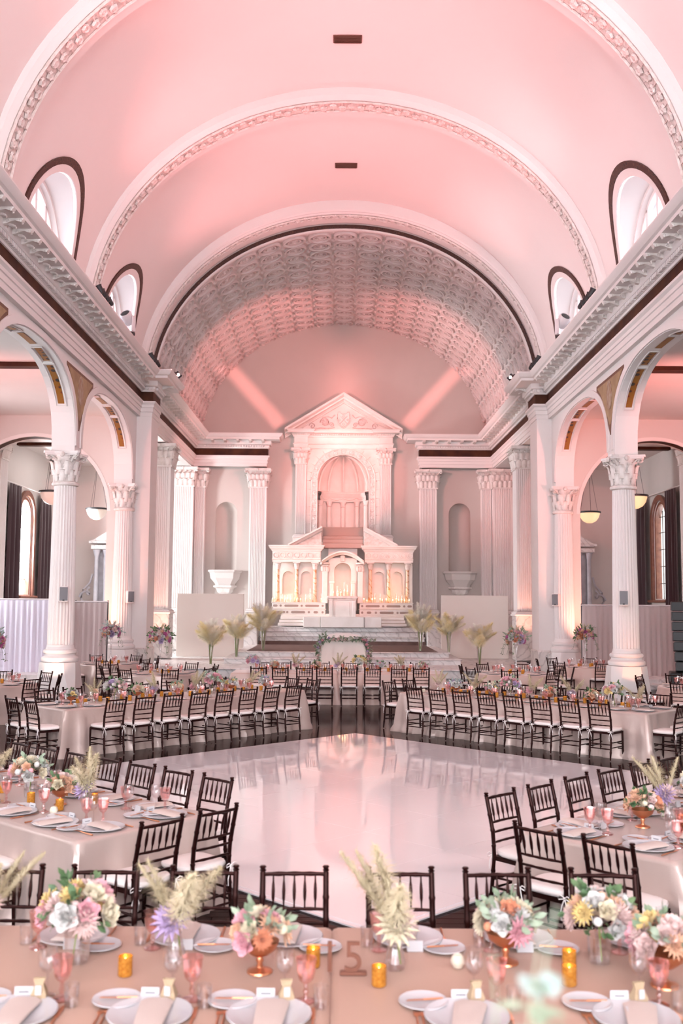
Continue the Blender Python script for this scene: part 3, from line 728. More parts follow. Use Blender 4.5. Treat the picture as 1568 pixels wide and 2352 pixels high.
# clerestory tunnels, windows and painted rings
wnum = 13
for s in (-1, 1):
    for k, c in enumerate(WIN):
        ang = [pi * i / 28 for i in range(29)]
        def ringp(r, inn, ext=0.0, zlow=10.12):
            P = [vpt(c - r, zlow, s, inn)] + [vpt(c - r * math.cos(a), ZW + r * math.sin(a), s, inn) for a in ang] + [vpt(c + r, zlow, s, inn)]
            return P
        base = struct('window_%d' % wnum, f'arched clerestory window with white mullions and painted ring, {ORD[k]} from the camera end on the {SIDE[s]} side of the vault', 'window'); wnum += 1
        inner = ringp(RW, 0); outx = [(s * 7.5, y, z) for x, y, z in inner]
        mb = MB(); mb.strip(inner, outx); mb.add([inner[0], inner[-1], outx[-1], outx[0]], [(0, 1, 2, 3)]); mb.build('reveal', PLA, base, smooth=30)
        MB().strip(ringp(1.87, 0.035), ringp(RW, 0.035)).strip(ringp(RW, 0.035), ringp(RW, -0.05)).build('white_band', PLA, base, smooth=30)
        MB().strip(ringp(2.03, 0.05), ringp(1.87, 0.05)).strip(ringp(2.03, 0.0), ringp(2.03, 0.05)).strip(ringp(1.87, 0.05), ringp(1.87, 0.03)).build('painted_ring', BRN2, base, smooth=30)
        fr = MB()
        def fring(r, x): return [(s * x, c - r, 10.1)] + [(s * x, c - r * math.cos(a), ZW + r * math.sin(a)) for a in ang] + [(s * x, c + r, 10.1)]
        fr.strip(fring(1.70, 7.08), fring(1.60, 7.08)).strip(fring(1.60, 7.08), fring(1.60, 7.2)).strip(fring(1.60, 7.2), fring(1.50, 7.2)).strip(fring(1.50, 7.2), fring(1.50, 7.38))
        fr.build('frame', PLA, base, smooth=30)
        for yy in (-0.75, 0.0, 0.75):
            hh = math.sqrt(1.55 ** 2 - yy * yy) + ZW - 10.1
            MB().box((s * 7.28, c + yy, 10.1 + hh / 2), (0.16, 0.14 if yy else 0.10, hh), ch=0.02).build('mullion', PLA, base, smooth=0)
        P = fring(1.6, 7.34); MB().add(P, [tuple(range(len(P)))]).build('pane', PANEC, base, smooth=0)
# sanctuary arch: face ring with brown band, then the coffered vault
SA, SB = 6.70, 5.70
def el(a, b, y, n=60): return [(-a * math.cos(pi * i / n), y, VZ + b * math.sin(pi * i / n)) for i in range(n + 1)]
sv = MB(); sv.strip(el(VA, VB, 33.0), el(6.8, 5.9, 33.0)); sv.strip(el(VA + .1, VB, 34.01), el(SA, SB, 34.01)); sv.loft([el(SA, SB, 34.0 + 12.1 * k / 8) for k in range(9)], closed=False)
cs = struct('ceiling_sanctuary', 'coffered barrel vault of round cast rosettes above the altar', 'ceiling', sv.mesh('ceiling_sanctuary', COF, 60))
MB().strip(el(6.74, 5.84, 33.985), el(6.62, 5.70, 33.985)).strip(el(6.62, 5.70, 33.985), el(6.62, 5.70, 34.08)).build('painted_arch_band', BRN2, cs, smooth=30)
MB().strip(el(6.62, 5.70, 34.0), el(6.56, 5.64, 34.0)).strip(el(6.56, 5.64, 34.0), el(6.56, 5.64, 34.12)).build('pale_arch_rim', PLA, cs, smooth=30)
cf = MB(); cf.lathe([(0.41, 0.0), (0.40, 0.10), (0.35, 0.11), (0.32, 0.0)], 20); cf.lathe([(0.25, 0.0), (0.24, 0.085), (0.20, 0.085), (0.18, 0.0)], 16)
for i in range(12): cf.ball((0.29 * math.cos(i * pi / 6), 0.29 * math.sin(i * pi / 6), 0.02), 0.04, 5, 3)
cf.lathe([(0, 0.13), (0.05, 0.11), (0.07, 0.04), (0.12, 0.09), (0.15, 0.0)], 8)
for sx_, sy_ in ((.42, .42), (.42, -.42)): cf.lathe([(0, 0.09), (0.05, 0.07), (0.09, 0.0)], 4, c=(sx_, sy_, 0))
cfm = cf.mesh('coffer_rosette', COF, 40)
ring_t = []
S_ = 0; prev = None; ts = []
for i in range(2001):
    t = pi * i / 2000; p = (SA * math.cos(t), SB * math.sin(t))
    if prev: S_ += math.hypot(p[0] - prev[0], p[1] - prev[1])
    prev = p; ts.append((S_, t))
for j in range(14):
    for i in range(21):
        target = S_ * (i + 0.5) / 21; t = min(ts, key=lambda q: abs(q[0] - target))[1]
        px, pz = -SA * math.cos(t), VZ + SB * math.sin(t)
        nrm = Vector((math.cos(t) / SA, 0, -math.sin(t) / SB)).normalized()
        ax = Vector((0, 1, 0)); bx = ax.cross(nrm)
        M = Matrix(((bx.x, ax.x, nrm.x, px), (bx.y, ax.y, nrm.y, 34.62 + j * 0.855), (bx.z, ax.z, nrm.z, pz), (0, 0, 0, 1)))
        put(cfm, 'coffer_rosette', cs, M=M @ Matrix.Scale(1.04, 4))
# vents in the crown of the vault
for i, (y0, y1, w_) in enumerate(((23.0, 23.32, .70), (30.06, 30.38, .70))):
    vt = thing('ceiling_vent', ['dark bronze rectangular vent in the crown of the vault, nearer the camera', 'smaller-looking dark bronze vent in the vault behind the middle rib'][i], 'vent', (0, (y0 + y1) / 2, 16.185), group='ceiling vents')
    MB().box((0, 0, 0), (w_, 0.34, 0.03), ch=0.008).build('frame', VENTM, vt, smooth=0)
    for k in range(6): MB().box((0, -0.13 + k * 0.052, -0.022), (w_ - 0.06, 0.02, 0.02), RX(0)).build('slat', VENTM, vt, smooth=0)

# ---- back wall with niches
def vtop(a): return VZ + SB * math.sqrt(max(0, 1 - (a / 6.72) ** 2)) if abs(a) < 6.72 else 9.9
mb = MB(); nops = [arch(-5.4, 0.5, 3.93, 6.6, 0.5), arch(5.4, 0.5, 3.93, 6.6, 0.5), arch(0, 1.21, 5.2, 8.12, 1.21)]
holed(mb, -8.2, 8.2, 0.2, vtop, nops, lambda a, z: (a, 46.0, z), lambda a, z: (a, 46.18, z), step=0.4)
for cx in (-5.4, 5.4):
    mb.lathe([(0.5, 3.93), (0.5, 6.6)] + [(0.5 * math.cos(i * pi / 12), 6.6 + 0.5 * math.sin(i * pi / 12)) for i in range(1, 7)], 16, c=(cx, 46.1, 0), a0=0, a1=pi)
    mb.box((cx, 46.35, 3.9), (1.02, 0.6, 0.06))
mb.box((0, 47.7, 7.5), (16, .1, 10)).box((0, 46.9, 4.9), (4, 1.6, .2))
wb = struct('wall_back', 'warm grey plaster end wall behind the altar with round-headed niches', 'wall', mb.mesh('wall_back', PLT, 40))
for s in (-1, 1):
    cb = put(None, 'niche_corbel', wb, loc=(s * 5.4, 45.98, 0))
    def poly(hw, d, z, ch=0.3): return [(-hw, 0, z), (-hw, -d * .45, z), (-hw + hw * ch * 1.3, -d, z), (hw - hw * ch * 1.3, -d, z), (hw, -d * .45, z), (hw, 0, z)]
    MB().loft([poly(.76, .55, 3.93), poly(.78, .56, 3.86), poly(.70, .50, 3.80), poly(.66, .47, 3.55), poly(.46, .33, 3.30), poly(.44, .31, 3.22)]).add(poly(.76, .55, 3.93), [tuple(range(6))]).build('bracket_body', PLW, cb, smooth=20)
    MB().loft([poly(.52, .37, 3.22), poly(.53, .38, 3.15), poly(.40, .28, 3.08), poly(.34, .25, 2.92), poly(.12, .1, 2.74)]).add(poly(.12, .1, 2.74), [tuple(range(6))]).build('drop_moulding', CAPM, cb, smooth=20)

# ---- unseen entrance wall added behind the camera, archways sized to control the daylight
mb = MB()
holed(mb, -13.4, 13.4, 0, lambda a: (VZ + VB * math.sqrt(max(0, 1 - (a / 6.97) ** 2)) if abs(a) < 6.97 else 9.9), [arch(0, 3.3, 2.6, 10.5, 3.3), arch(-5.6, .9, 1.0, 8.6, .9), arch(5.6, .9, 1.0, 8.6, .9), arch(-10.3, 1.8, 0.5, 6, 1.8), arch(10.3, 1.0, 2.7, 6, 1.0)], lambda a, z: (a, -9.7, z), lambda a, z: (a, -10.0, z))
wf = struct('wall_front_added', 'unseen entrance wall added behind the camera, its open archways sized to admit daylight', 'wall', mb.mesh('wall_front_added', PLW, 40))
# ---- sanctuary platform, steps
st = struct('floor_platform', 'pale marble platform and steps of the sanctuary', 'steps')
MB().box((0, 41.3, 0.13), (11.6, 16.2, 0.30), ch=0.02).box((0, 40.25, 0.13), (14.9, 11.6, 0.296)).build('platform', MAR, st, smooth=0)
MB().box((0, 33.22, 0.275), (11.66, 0.16, 0.05), ch=0.015).build('nosing', MAR, st, smooth=0)
for zt, y0, hw in ((0.48, 35.9, 4.22), (0.66, 37.0, 3.92)):
    MB().box((0, (y0 + 46) / 2, zt - 0.11), (2 * hw, 46 - y0, 0.18)).build('step', MAR, st, smooth=0)
    MB().box((0, (y0 + 45.9) / 2, zt - 0.015), (2 * hw + 0.1, 46 - y0 + 0.06, 0.05), ch=0.02).build('nosing', MAR, st, smooth=0)
MB().box((0, 40.1, 0.675), (7.1, 5.6, 0.012)).build('carpet', RUNR, st, smooth=0)
MB().box((0, 43.3, 0.74), (7.2, 0.3, 0.16)).build('dark_riser', RUNR, st, smooth=0)
for i, (za, zb) in enumerate(((0.80, 1.0), (1.0, 1.21), (1.21, 1.42))):
    MB().box((0, 44.6 + i * 0.14, (za + zb) / 2), (7.1 - i * 0.05, 2.6, zb - za - 0.02)).build('step', MAR, st, smooth=0)
    MB().box((0, 44.57 + i * 0.14, zb - 0.03), (7.16 - i * 0.05, 2.62, 0.05), ch=0.015).build('nosing', MAR, st, smooth=0)
for s in (-1, 1): # marble wing walls beside the steps
    MB().box((s * 3.95, 43.6, 0.98), (0.66, 1.8, 1.3), ch=0.02).build('wing_block', MAR, st, smooth=0)
for s in (-1, 1):  # raised strip with the drape along the aisle
    a = struct('floor_aisle_' + SIDE[s], f'low marble step under the drape in the {SIDE[s]} aisle', 'step', MB().box((s * 10.45, 38.0, 0.15), (5.9, 16.4, 0.30), ch=0.02).box((s * 10.45, 29.7, 0.08), (5.9, 0.5, 0.16), ch=0.02).mesh('aisle_step', MAR, 0))
    if s > 0:
        nb = struct('exterior_building', 'pale grey neighbouring building added outside the right aisle windows to block daylight', 'building', MB().box((17.5, 26, 5), (1, 52, 14)).mesh('exterior', mat('neighbour_wall', (0.55, 0.60, 0.58), 0.9), 0))  # neighbour added to keep the right aisle darker than the left
# ================================================================ ALTAR
def ribbon(mb, pts, w, t, M=None):  # flat moulding following a polyline in XZ; w = breadth in plane, t = depth in y
    pass
# --- upper aedicule against the back wall
ae = thing('altar_crest', 'tall white carved niche frame with triangular pediment and shield above the altar', 'altar niche', (0, 46.0, 0))
for s in (-1, 1):
    pr = pilaster(ae, 'pilaster', s * 1.97, -0.12, 0.24, 0.14, 5.45, 9.60, 7, 3, 0.72, per=0.16)
    MB().box((s * 1.97, -0.14, 5.33), (0.66, 0.5, 0.24), ch=0.02).build('pilaster_foot', ALT, ae, smooth=0)
mb = MB(); fn = arch(0, 1.24, 5.3, 8.12, 1.24)
holed(mb, -1.74, 1.74, 5.3, 9.6, [arch(0, 1.58, 5.3, 8.12, 1.50)], lambda a, z: (a, -0.07, z), lambda a, z: (a, 0.02, z)); mb.build('arch_field', ALT, ae, smooth=30)
def archring(r0, r1, y, zb=5.3, n=32, zs=8.12, c=0.0):
    f = lambda r: [(c - r, y, zb)] + [(c - r * math.cos(pi * i / n), y, zs + r * math.sin(pi * i / n)) for i in range(n + 1)] + [(c + r, y, zb)]
    return f(r0), f(r1)
# voussoirs, each a separate stone
for i in range(13):
    a0, a1 = pi * i / 13 + 0.006, pi * (i + 1) / 13 - 0.006
    P = [(r * math.cos(a), 8.12 + r * math.sin(a) * .99) for r, a in ((1.46, a0), (1.70, a0), (1.70, (a0 + a1) / 2), (1.70, a1), (1.46, a1), (1.46, (a0 + a1) / 2))]
    MB().prism(P, 0.06, 0.115, RX(pi / 2)).build('arch_stone', ALT, ae, smooth=0)
for s in (-1, 1):
    for i in range(7): MB().box((s * 1.58, -0.085, 5.5 + i * 0.40), (0.235, 0.055, 0.385)).build('jamb_stone', ALT, ae, smooth=0)
a, b = archring(1.47, 1.22, -0.16); a2, b2 = archring(1.47, 1.22, -0.05)
MB().strip(a, b).strip(a2, a).strip(b, [(x, y + .5, z) for x, y, z in b]).build('leafy_archivolt', ORN, ae, smooth=30)
for k in range(25):
    t = k / 24; L = 2.5 + pi * 1.34 + 2.5; q = t * L
    if q < 2.5: x, z, an = -1.34, 5.6 + q, 0
    elif q < 2.5 + pi * 1.34: an = (q - 2.5) / 1.34; x, z = -1.34 * math.cos(an), 8.12 + 1.34 * math.sin(an)
    else: x, z, an = 1.34, 8.12 - (q - 2.5 - pi * 1.34), pi
    put(cached('vine', lambda: MB().lathe([(0, .05), (.03, .045), (.06, .02), (.095, .03), (.11, 0)], 7).tube([(-.1, -.1, 0), (-.03, -.12, .02), (.04, -.07, .03), (.1, -.12, .01)], .018, 4).mesh('carved_leaf_knot', CAPM, 50)), 'carved_leaf_knot', ae, M=T(x, -0.165, z) @ RY(an) @ RX(pi / 2) @ RZ((k % 4) * 1.5))
for r_ in (1.48, 1.21):
    P = archring(r_, r_, -0.17)[0]; MB().tube(P, 0.025, 5).build('bead_moulding', ALT, ae)
# niche interior: half cylinder with columns, ribbed half dome
nb = MB().lathe([(1.24, 5.3), (1.24, 7.6), (1.18, 7.62), (1.18, 7.72), (1.24, 7.74), (1.24, 8.12)], 24, a0=0, a1=pi, c=(0, 0.12, 0))
nb.lathe([(1.24 * math.cos(i * pi / 16), 8.12 + 1.24 * math.sin(i * pi / 16)) for i in range(9)], 24, a0=0, a1=pi, c=(0, 0.12, 0)); nb.build('niche_shell', ALT, ae, smooth=50)
for k in range(5):
    an = pi * (k + 0.5) / 5; x, y = 1.12 * math.cos(an), 0.12 + 1.12 * math.sin(an)
    MB().lathe([(0.10, 5.3), (0.10, 6.95), (0.085, 7.0), (0.12, 7.02), (0.10, 7.05), (0.10, 7.1), (0.15, 7.2), (0.15, 7.24)], 10, c=(x, y, 0)).build('niche_column', ALT, ae)
    MB().tube([(1.2 * math.cos(t) * math.cos(an), 0.12 + 1.2 * math.cos(t) * math.sin(an), 7.75 + (1.58 - .37 * (1 - math.sin(t)) * 0) * math.sin(t)) for t in [i * pi / 2 / 9 for i in range(9)]], 0.055, 5).build('dome_rib', ALT, ae)
MB().lathe([(1.21, 7.24), (1.06, 7.24), (1.06, 7.42), (1.02, 7.5), (1.0, 7.62), (1.2, 7.66)], 24, a0=0, a1=pi, c=(0, 0.12, 0)).build('niche_entablature', ALT, ae, smooth=20)
for k in range(4):
    a0 = pi * (k + .5) / 5; P = [(1.05 * math.cos(a0 + pi / 5 * i / 6), 0.12 + 1.05 * math.sin(a0 + pi / 5 * i / 6), 7.42 - 0.1 * math.sin(pi * i / 6)) for i in range(7)]
    MB().tube(P, 0.022, 4).build('swag', ALT, ae)
# entablature of the aedicule with breaks over the pilasters
def aed_path(o=0): return [(2.28, 0.05), (2.28, -0.30), (1.66, -0.30), (1.66, -0.16), (-1.66, -0.16), (-1.66, -0.30), (-2.28, -0.30), (-2.28, 0.05)]
e = MB(); sweep(e, aed_path()[::-1], [(-.1, 9.60), (0, 9.60), (0.02, 9.7), (.03, 9.78), (.06, 9.8), (.06, 9.83), (0.0, 9.85), (0.0, 10.12), (.05, 10.14), (.07, 10.2), (.12, 10.26), (.3, 10.30), (.3, 10.37), (.36, 10.45), (-.1, 10.45)])
e.build('entablature', ALT, ae, smooth=20)
d = MB()
for i in range(40): d.box((-1.6 + i * .082, -0.28, 10.23), (.045, .07, .06))
for s in (-1, 1):
    for i in range(7): d.box((s * 1.97 - .24 + i * .08, -0.42, 10.23), (.045, .06, .06))
d.build('dentil_row', ALT, ae, smooth=0, kind='stuff')
# pediment
ap, hw = 12.18, 2.72
MB().add([(-2.3, -0.12, 10.44), (2.3, -0.12, 10.44), (0, -0.12, 11.9)], [(0, 1, 2)]).build('pediment_field', ALT, ae, smooth=0)
for s in (-1, 1):
    L = math.hypot(hw, ap - 10.5); an = math.atan2(ap - 10.5, hw)
    r = MB(); prof = [(0, 0.0), (-.62, 0.0), (-.62, -.08), (-.55, -.12), (-.42, -.16), (-.42, -.22), (-.28, -.25), (-.2, -.32), (-.2, -.36), (0, -.36)]
    lo = []
    for x_, z_ in ((hw, 10.5), (0.0, ap)):
        lo.append([(s * x_, y, z_ + zz / math.cos(an)) for y, zz in prof])
    r.loft(lo); r.add(lo[0], [tuple(range(len(prof)))]); r.build('raking_cornice', ALT, ae, smooth=0)
    d = MB()
    for i in range(26):
        t = (i + 1.5) / 28; d.box((s * hw * (1 - t), -0.25, 10.5 + (ap - 10.5) * t - 0.42), (.05, .08, .05))
    d.build('dentil_row', ALT, ae, smooth=0, kind='stuff')
    # scrolls and rosette beside the shield
    o = MB()
    for cx, cz, R_ in ((0.86, 10.83, .24), (1.45, 10.66, .15), (0.55, 10.72, .12)):
        o.tube([(s * (cx + R_ * (1 - k / 18) * math.cos(k * .55)), -0.14, cz + R_ * (1 - k / 18) * math.sin(k * .55)) for k in range(16)], 0.028, 4)
    o.tube([(s * x, -0.14, z) for x, z in ((.42, 10.6), (.7, 10.55), (1.1, 10.58), (1.5, 10.52), (1.85, 10.5))], .03, 4)
    o.tube([(s * x, -0.14, z) for x, z in ((.4, 11.2), (.55, 11.05), (.75, 11.12), (1.0, 11.05))], .03, 4)
    for k in range(8): o.add(LEAFS.v, LEAFS.f, T(s * 0.86, -0.12, 10.83) @ RY(k * pi / 4) @ Matrix.Scale(.62, 4))
    o.build('carved_scroll', ORN, ae, smooth=50)
sh = [(0, 10.55), (.12, 10.62), (.28, 10.8), (.34, 11.0), (.33, 11.25), (.30, 11.38), (.2, 11.38), (.14, 11.30), (.07, 11.26), (0, 11.26)]
sh = sh + [(-x, z) for x, z in reversed(sh[1:-1])]
MB().prism(sh, 0.12, 0.21, RX(pi / 2)).build('shield', ALT, ae, smooth=0)
o = MB()
P = [(x * .86, -0.225, 10.96 + (z - 10.96) * .86) for x, z in sh]; o.tube(P + P[:1], .018, 4)
o.tube([(-.16, -.225, 10.78), (.16, -.225, 11.12)], .02, 4).tube([(.16, -.225, 10.78), (-.16, -.225, 11.12)], .02, 4)
for x, z in ((0, 11.12), (.2, 10.95), (-.2, 10.95), (0, 10.75)): o.tube([(x + .05 * math.cos(k), -.225, z + .05 * math.sin(k)) for k in range(7)], .014, 4)
o.build('shield_relief', CAPM, ae, smooth=50)

# --- lower reredos with paired niches and central canopy
YR = 44.6
re_ = thing('altar_reredos', 'lower white marble altar screen with peach marble columns, small niches and arched centre', 'altar', (0, YR, 0))
for s in (-1, 1):
    # base with pierced slots
    for zb, zt, yy in ((2.20, 2.46, -0.42), (1.92, 2.17, -0.52)):
        MB().box((s * 1.93, yy + .35, (zb + zt) / 2), (2.36, .7, zt - zb), ch=.015).build('gradine', ALT, re_, smooth=0)
        MB().box((s * 1.93, yy + .33, zt + .005), (2.42, .74, .04), ch=.01).build('gradine_ledge', ALT, re_, smooth=0)
        slots = [(-.98, 0), (-.55, .62), (-.12, 0), (.3, .62), (.74, 0), (.96, .2)] if zb > 2 else [(-.98, 0), (-.7, .2), (-.42, 0), (.02, .62), (.46, 0), (.78, .5)]
        sm = MATS.get('slot_marble') or mat('slot_marble', (0.34, 0.24, 0.21), 0.5)
        for x, L_ in slots:
            q = MB(); n = 8; r_ = .05; hl = max(L_ / 2 - r_, 0)
            P = [(hl + r_ * math.cos(a), r_ * math.sin(a)) for a in [-pi / 2 + pi * i / n for i in range(n + 1)]] + [(-hl - r_ * math.cos(a), -r_ * math.sin(a)) for a in [-pi / 2 + pi * i / n for i in range(n + 1)]]
            q.prism(P, 0, .02, T(s * (1.93 + x * 1.08), yy - .002, (zb + zt) / 2) @ RX(pi / 2)); q.build('inlaid_slot', sm, re_, smooth=0)
    # wall with two niches
    w_ = MB(); holed(w_, .62, 3.12, 2.46, 4.28, [arch(2.43, .24, 2.85, 3.62, .24), arch(1.62, .24, 2.85, 3.62, .24)], lambda a, z: (s * a, 0.05, z), lambda a, z: (s * a, 0.3, z)); w_.build('niche_wall', ALT, re_, smooth=30)
    MB().box((s * 1.9, .3, 3.3), (2.5, .06, 1.7)).build('niche_back', ALT, re_, smooth=0)
    for cx in (2.43, 1.62):
        a_, b_ = archring(.36, .25, -0.01, zb=3.55, n=16, zs=3.62, c=s * cx); MB().strip(a_, b_).strip([(x, .05, z) for x, y, z in a_], a_).build('niche_arch', ALT, re_, smooth=30)
        for q in (-.3, .3): MB().box((s * cx + q, 0.0, 3.2), (.09, .1, .72), ch=.01).box((s * cx + q, -.01, 3.56), (.13, .13, .08)).build('niche_pilaster', ALT, re_, smooth=0)
    for cx in (2.88, 2.04, 1.23):
        cl = MB().lathe([(.10, 2.47), (.12, 2.5), (.105, 2.56), (.085, 2.6), (.078, 3.3), (.07, 3.92), (.085, 3.94)], 14, c=(s * cx, -.28, 0)).build('peach_column', MARP, re_, label='peach marble column shaft')
        k = MB(); k.lathe([(.07, 3.94), (.08, 4.05), (.14, 4.2)], 12, c=(s * cx, -.28, 0)); k.box((s * cx, -.28, 4.235), (.32, .32, .05))
        for i in range(6): k.add(LEAFS.v, LEAFS.f, T(s * cx, -.28, 3.95) @ RZ(i * pi / 3) @ T(0, -.06, 0) @ Matrix.Scale(.75, 4))
        k.build('column_capital', CAPM, re_, smooth=50)
    # entablature with round bosses
    en = MB(); path = [(.98, 0.1), (.98, -.45), (3.12, -.45), (3.12, .3)]
    if s < 0: path = [(-x, y) for x, y in path][::-1]
    sweep(en, path, [(-.1, 4.26), (0, 4.26), (0, 4.36), (.03, 4.38), (0, 4.4), (0, 4.72), (.03, 4.74), (.05, 4.8), (.12, 4.86), (.14, 4.92), (.17, 4.95), (.17, 5.0), (-.2, 5.0)]); en.build('entablature', ALT, re_, smooth=15)
    MB().box((s * 2.05, -.05, 4.62), (2.1, .76, .70)).build('entablature_core', ALT, re_, smooth=0)
    for i in range(7):
        x = s * (1.14 + i * .305); MB().lathe([(.0, .03), (.06, .035), (.095, .02), (.105, .05), (.125, .05), (.13, 0)], 14, M=T(x, -.452, 4.56) @ RX(pi / 2)).build('round_boss', ALT, re_)
    # broken pediment halves
    lo = []
    prof = [(0, 0), (-.62, 0), (-.62, -.07), (-.54, -.12), (-.48, -.2), (0, -.2)]
    for x, z in ((2.42, 5.06), (.92, 5.86)): lo.append([(s * x, y, z + q) for y, q in prof])
    MB().loft(lo).add(lo[1], [tuple(range(6))]).add(lo[0], [tuple(range(6))]).build('broken_pediment', ALT, re_, smooth=0)
    MB().prism([(s * .95, 5.0), (s * 2.3, 5.0), (s * .95, 5.68)], .2, .38, RX(pi / 2)).build('pediment_infill', ORN, re_, smooth=0)
# stepped attic block in the middle
at_ = mat('attic_stone', (0.42, 0.32, 0.29), 0.7)
for i, (hw_, zb, zt, yy) in enumerate(((.90, 5.45, 5.86, .1), (.92, 5.30, 5.45, -.02), (.90, 5.12, 5.30, -.12), (.88, 4.9, 5.12, -.2))): MB().box((0, yy + .3, (zb + zt) / 2), (2 * hw_, .7, zt - zb - .01), ch=.01).build('attic_step', at_, re_, smooth=0)
MB().box((0, .25, 3.6), (1.3, .1, 3.0)).build('centre_back', ALT, re_, smooth=0)
c_ = MB(); holed(c_, -.62, .62, 2.75, 4.45, [arch(0, .37, 2.75, 3.85, .40)], lambda a, z: (a, -.42, z), lambda a, z: (a, .2, z)); c_.build('centre_bay', ALT, re_, smooth=30)
a_, b_ = archring(.56, .38, -.47, zb=3.3, n=20, zs=3.85); MB().strip(a_, b_).strip([(x, -.42, z) for x, y, z in a_], a_).build('centre_arch', ALT, re_, smooth=30)
for s in (-1, 1):
    MB().box((s * .47, -.47, 3.05), (.17, .14, .6), ch=.015).box((s * .47, -.48, 3.37), (.24, .18, .1), ch=.01).build('arch_pier', ALT, re_, smooth=0)
    MB().box((s * .78, -.38, 3.2), (.24, .3, 1.5), ch=.015).build('side_pier', ALT, re_, smooth=0)
    k = MB().box((s * .78, -.38, 4.2), (.42, .42, .1), ch=.02).box((s * .78, -.38, 3.98), (.28, .32, .3))
    for i in range(3): k.add(LEAFS.v, LEAFS.f, T(s * .78 + (i - 1) * .1, -.54, 3.86) @ Matrix.Scale(.9, 4))
    k.build('pier_capital', CAPM, re_, smooth=50)
f0_, f1_ = [], []
lo = []
for i in range(21):
    t = -1 + 2 * i / 20; z = 4.32 + .62 * math.cos(t * 1.25) - .19; x = t * .93
    n_ = Vector((.93 * 1, 0, .62 * 1.25 * math.sin(t * 1.25))).normalized(); up = Vector((-n_.z * -1, 0, n_.x))
    lo.append([(x, y, z + q) for y, q in [(0, 0), (-.78, 0), (-.78, -.06), (-.70, -.1), (-.64, -.17), (0, -.17)]])
MB().loft(lo).add(lo[0], [tuple(range(6))]).add(lo[-1], [tuple(range(6))]).build('curved_pediment', ALT, re_, smooth=25)
MB().box((0, -.5, 4.42), (.2, .16, .28), ch=.02).build('keystone', CAPM, re_, smooth=0)
# tabernacle pedestal and altar base blocks
MB().box((0, -.8, 2.02), (1.16, .85, 1.20), ch=.02).build('pedestal', ALT, re_, smooth=0)
MB().box((0, -.82, 2.70), (1.36, 1.0, .12), ch=.03).box((0, -.82, 2.62), (1.24, .92, .06)).build('pedestal_top', CAPM, re_, smooth=0)
for s in (-1, 1): MB().box((s * .5, -1.26, 2.05), (.16, .06, 1.05), ch=.01).build('pedestal_pilaster', ALT, re_, smooth=0)
MB().box((0, -1.24, 2.05), (.62, .05, .9), ch=.01).build('pedestal_panel', ALT, re_, smooth=0)
for x, w_ in ((0, 1.9), (-1.32, .75), (1.32, .75)): MB().box((x, -.95, 1.64), (w_ * .98, 1.0 if x else 1.1, .46), ch=.015).build('base_block', ALT, re_, smooth=0)
for i in range(3): MB().box((0, -.55 + i * .1, 1.52 + i * .14), (5.6 - i * .1, 1.1, .13), ch=.015).build('base_step', ALT, re_, smooth=0)
MB().box((0, -.1, 1.7), (5.4, .8, .56)).build('base_core', ALT, re_, smooth=0)

# --- candles in glass cylinders on the altar ledge
random.seed(11)
def candle(x, y, z, hc, hg, label, group):
    t = thing('pillar_candle', label, 'candle', (x, y, z), 0, group)
    MB().lathe([(.035, 0.004), (.035, hc - .005), (.03, hc), (.012, hc - .008)], 10).build('wax', WAX, t)
    MB().lathe([(.003, hc), (.011, hc + .018), (.008, hc + .035), (.0005, hc + .06)], 6).build('flame', FLAME, t)
    MB().lathe([(.045, 0), (.05, .0), (.05, hg)], 12).build('glass_cylinder', GLASS, t)
cpx = [(628, .12, .2), (633, .16, .25), (650, .16, .38), (656, .1, .3), (662, .14, .3), (670, .11, .3), (679, .16, .4), (684, .1, .2), (692, .11, .2), (704, .14, .35), (714, .14, .62), (740, .13, .4)]
cpr = [(831, .12, .3), (837, .14, .3), (844, .06, .15), (856, .12, .34), (862, .16, .42), (874, .14, .4), (879, .1, .2), (888, .12, .25), (903, .1, .3), (911, .16, .4), (917, .1, .3), (923, .12, .3), (930, .09, .2), (940, .1, .25)]
k = (44.25) / 2287.0
nl = 0
for i, (px, hc, hg) in enumerate(cpx):
    candle((px - 788) * k, YR - .32 - (.12 if i % 2 else 0), 2.487, hc, hg, f'lit ivory candle in a glass cylinder on the left altar ledge, {ORD[i]} from the left', 'candles on the left altar ledge')
for i, (px, hc, hg) in enumerate(cpr):
    candle((px - 788) * k, YR - .32 - (.12 if i % 2 else 0), 2.487, hc, hg, f'lit ivory candle in a glass cylinder on the right altar ledge, {(ORD + ["thirteenth", "last"])[i]} from the left', 'candles on the right altar ledge')
for i, (px, hc, hg) in enumerate([(767, .14, .3), (776, .17, .45), (778, .06, .2), (784, .14, .3), (792, .22, .6), (799, .2, .5), (808, .1, .25)]):
    candle((px - 788) * k, YR - 1.05 + (.16 if i % 2 else 0), 2.765, hc, hg, f'lit ivory candle before the central altar niche, {ORD[i]} from the left', 'candles before the central niche')
for x in (-2.3, 0, 2.3):
    l = bpy.data.lights.new('candle_glow', 'POINT'); l.energy = 6 if x else 3; l.color = (1, .5, .18); l.shadow_soft_size = .25
    o = bpy.data.objects.new('candle_glow', l); COL.objects.link(o); o.location = (x, YR - .75 + (-.1 if x == 0 else 0), 3.0 if x else 3.3)

# --- plain screens either side
for s in (-1, 1):
    t = thing('screen_panel', f'plain cream freestanding screen on the {SIDE[s]} side of the steps', 'screen', (s * 5.28, 40.0, 0.28))
    MB().box((0, 0, 1.27), (2.68, .06, 2.5), ch=.008).build('panel', SCRN, t, smooth=0)
    for q in (-1, 1): MB().box((q * 1.1, .35, .04), (.06, .7, .05)).build('foot', SCRN, t, smooth=0)

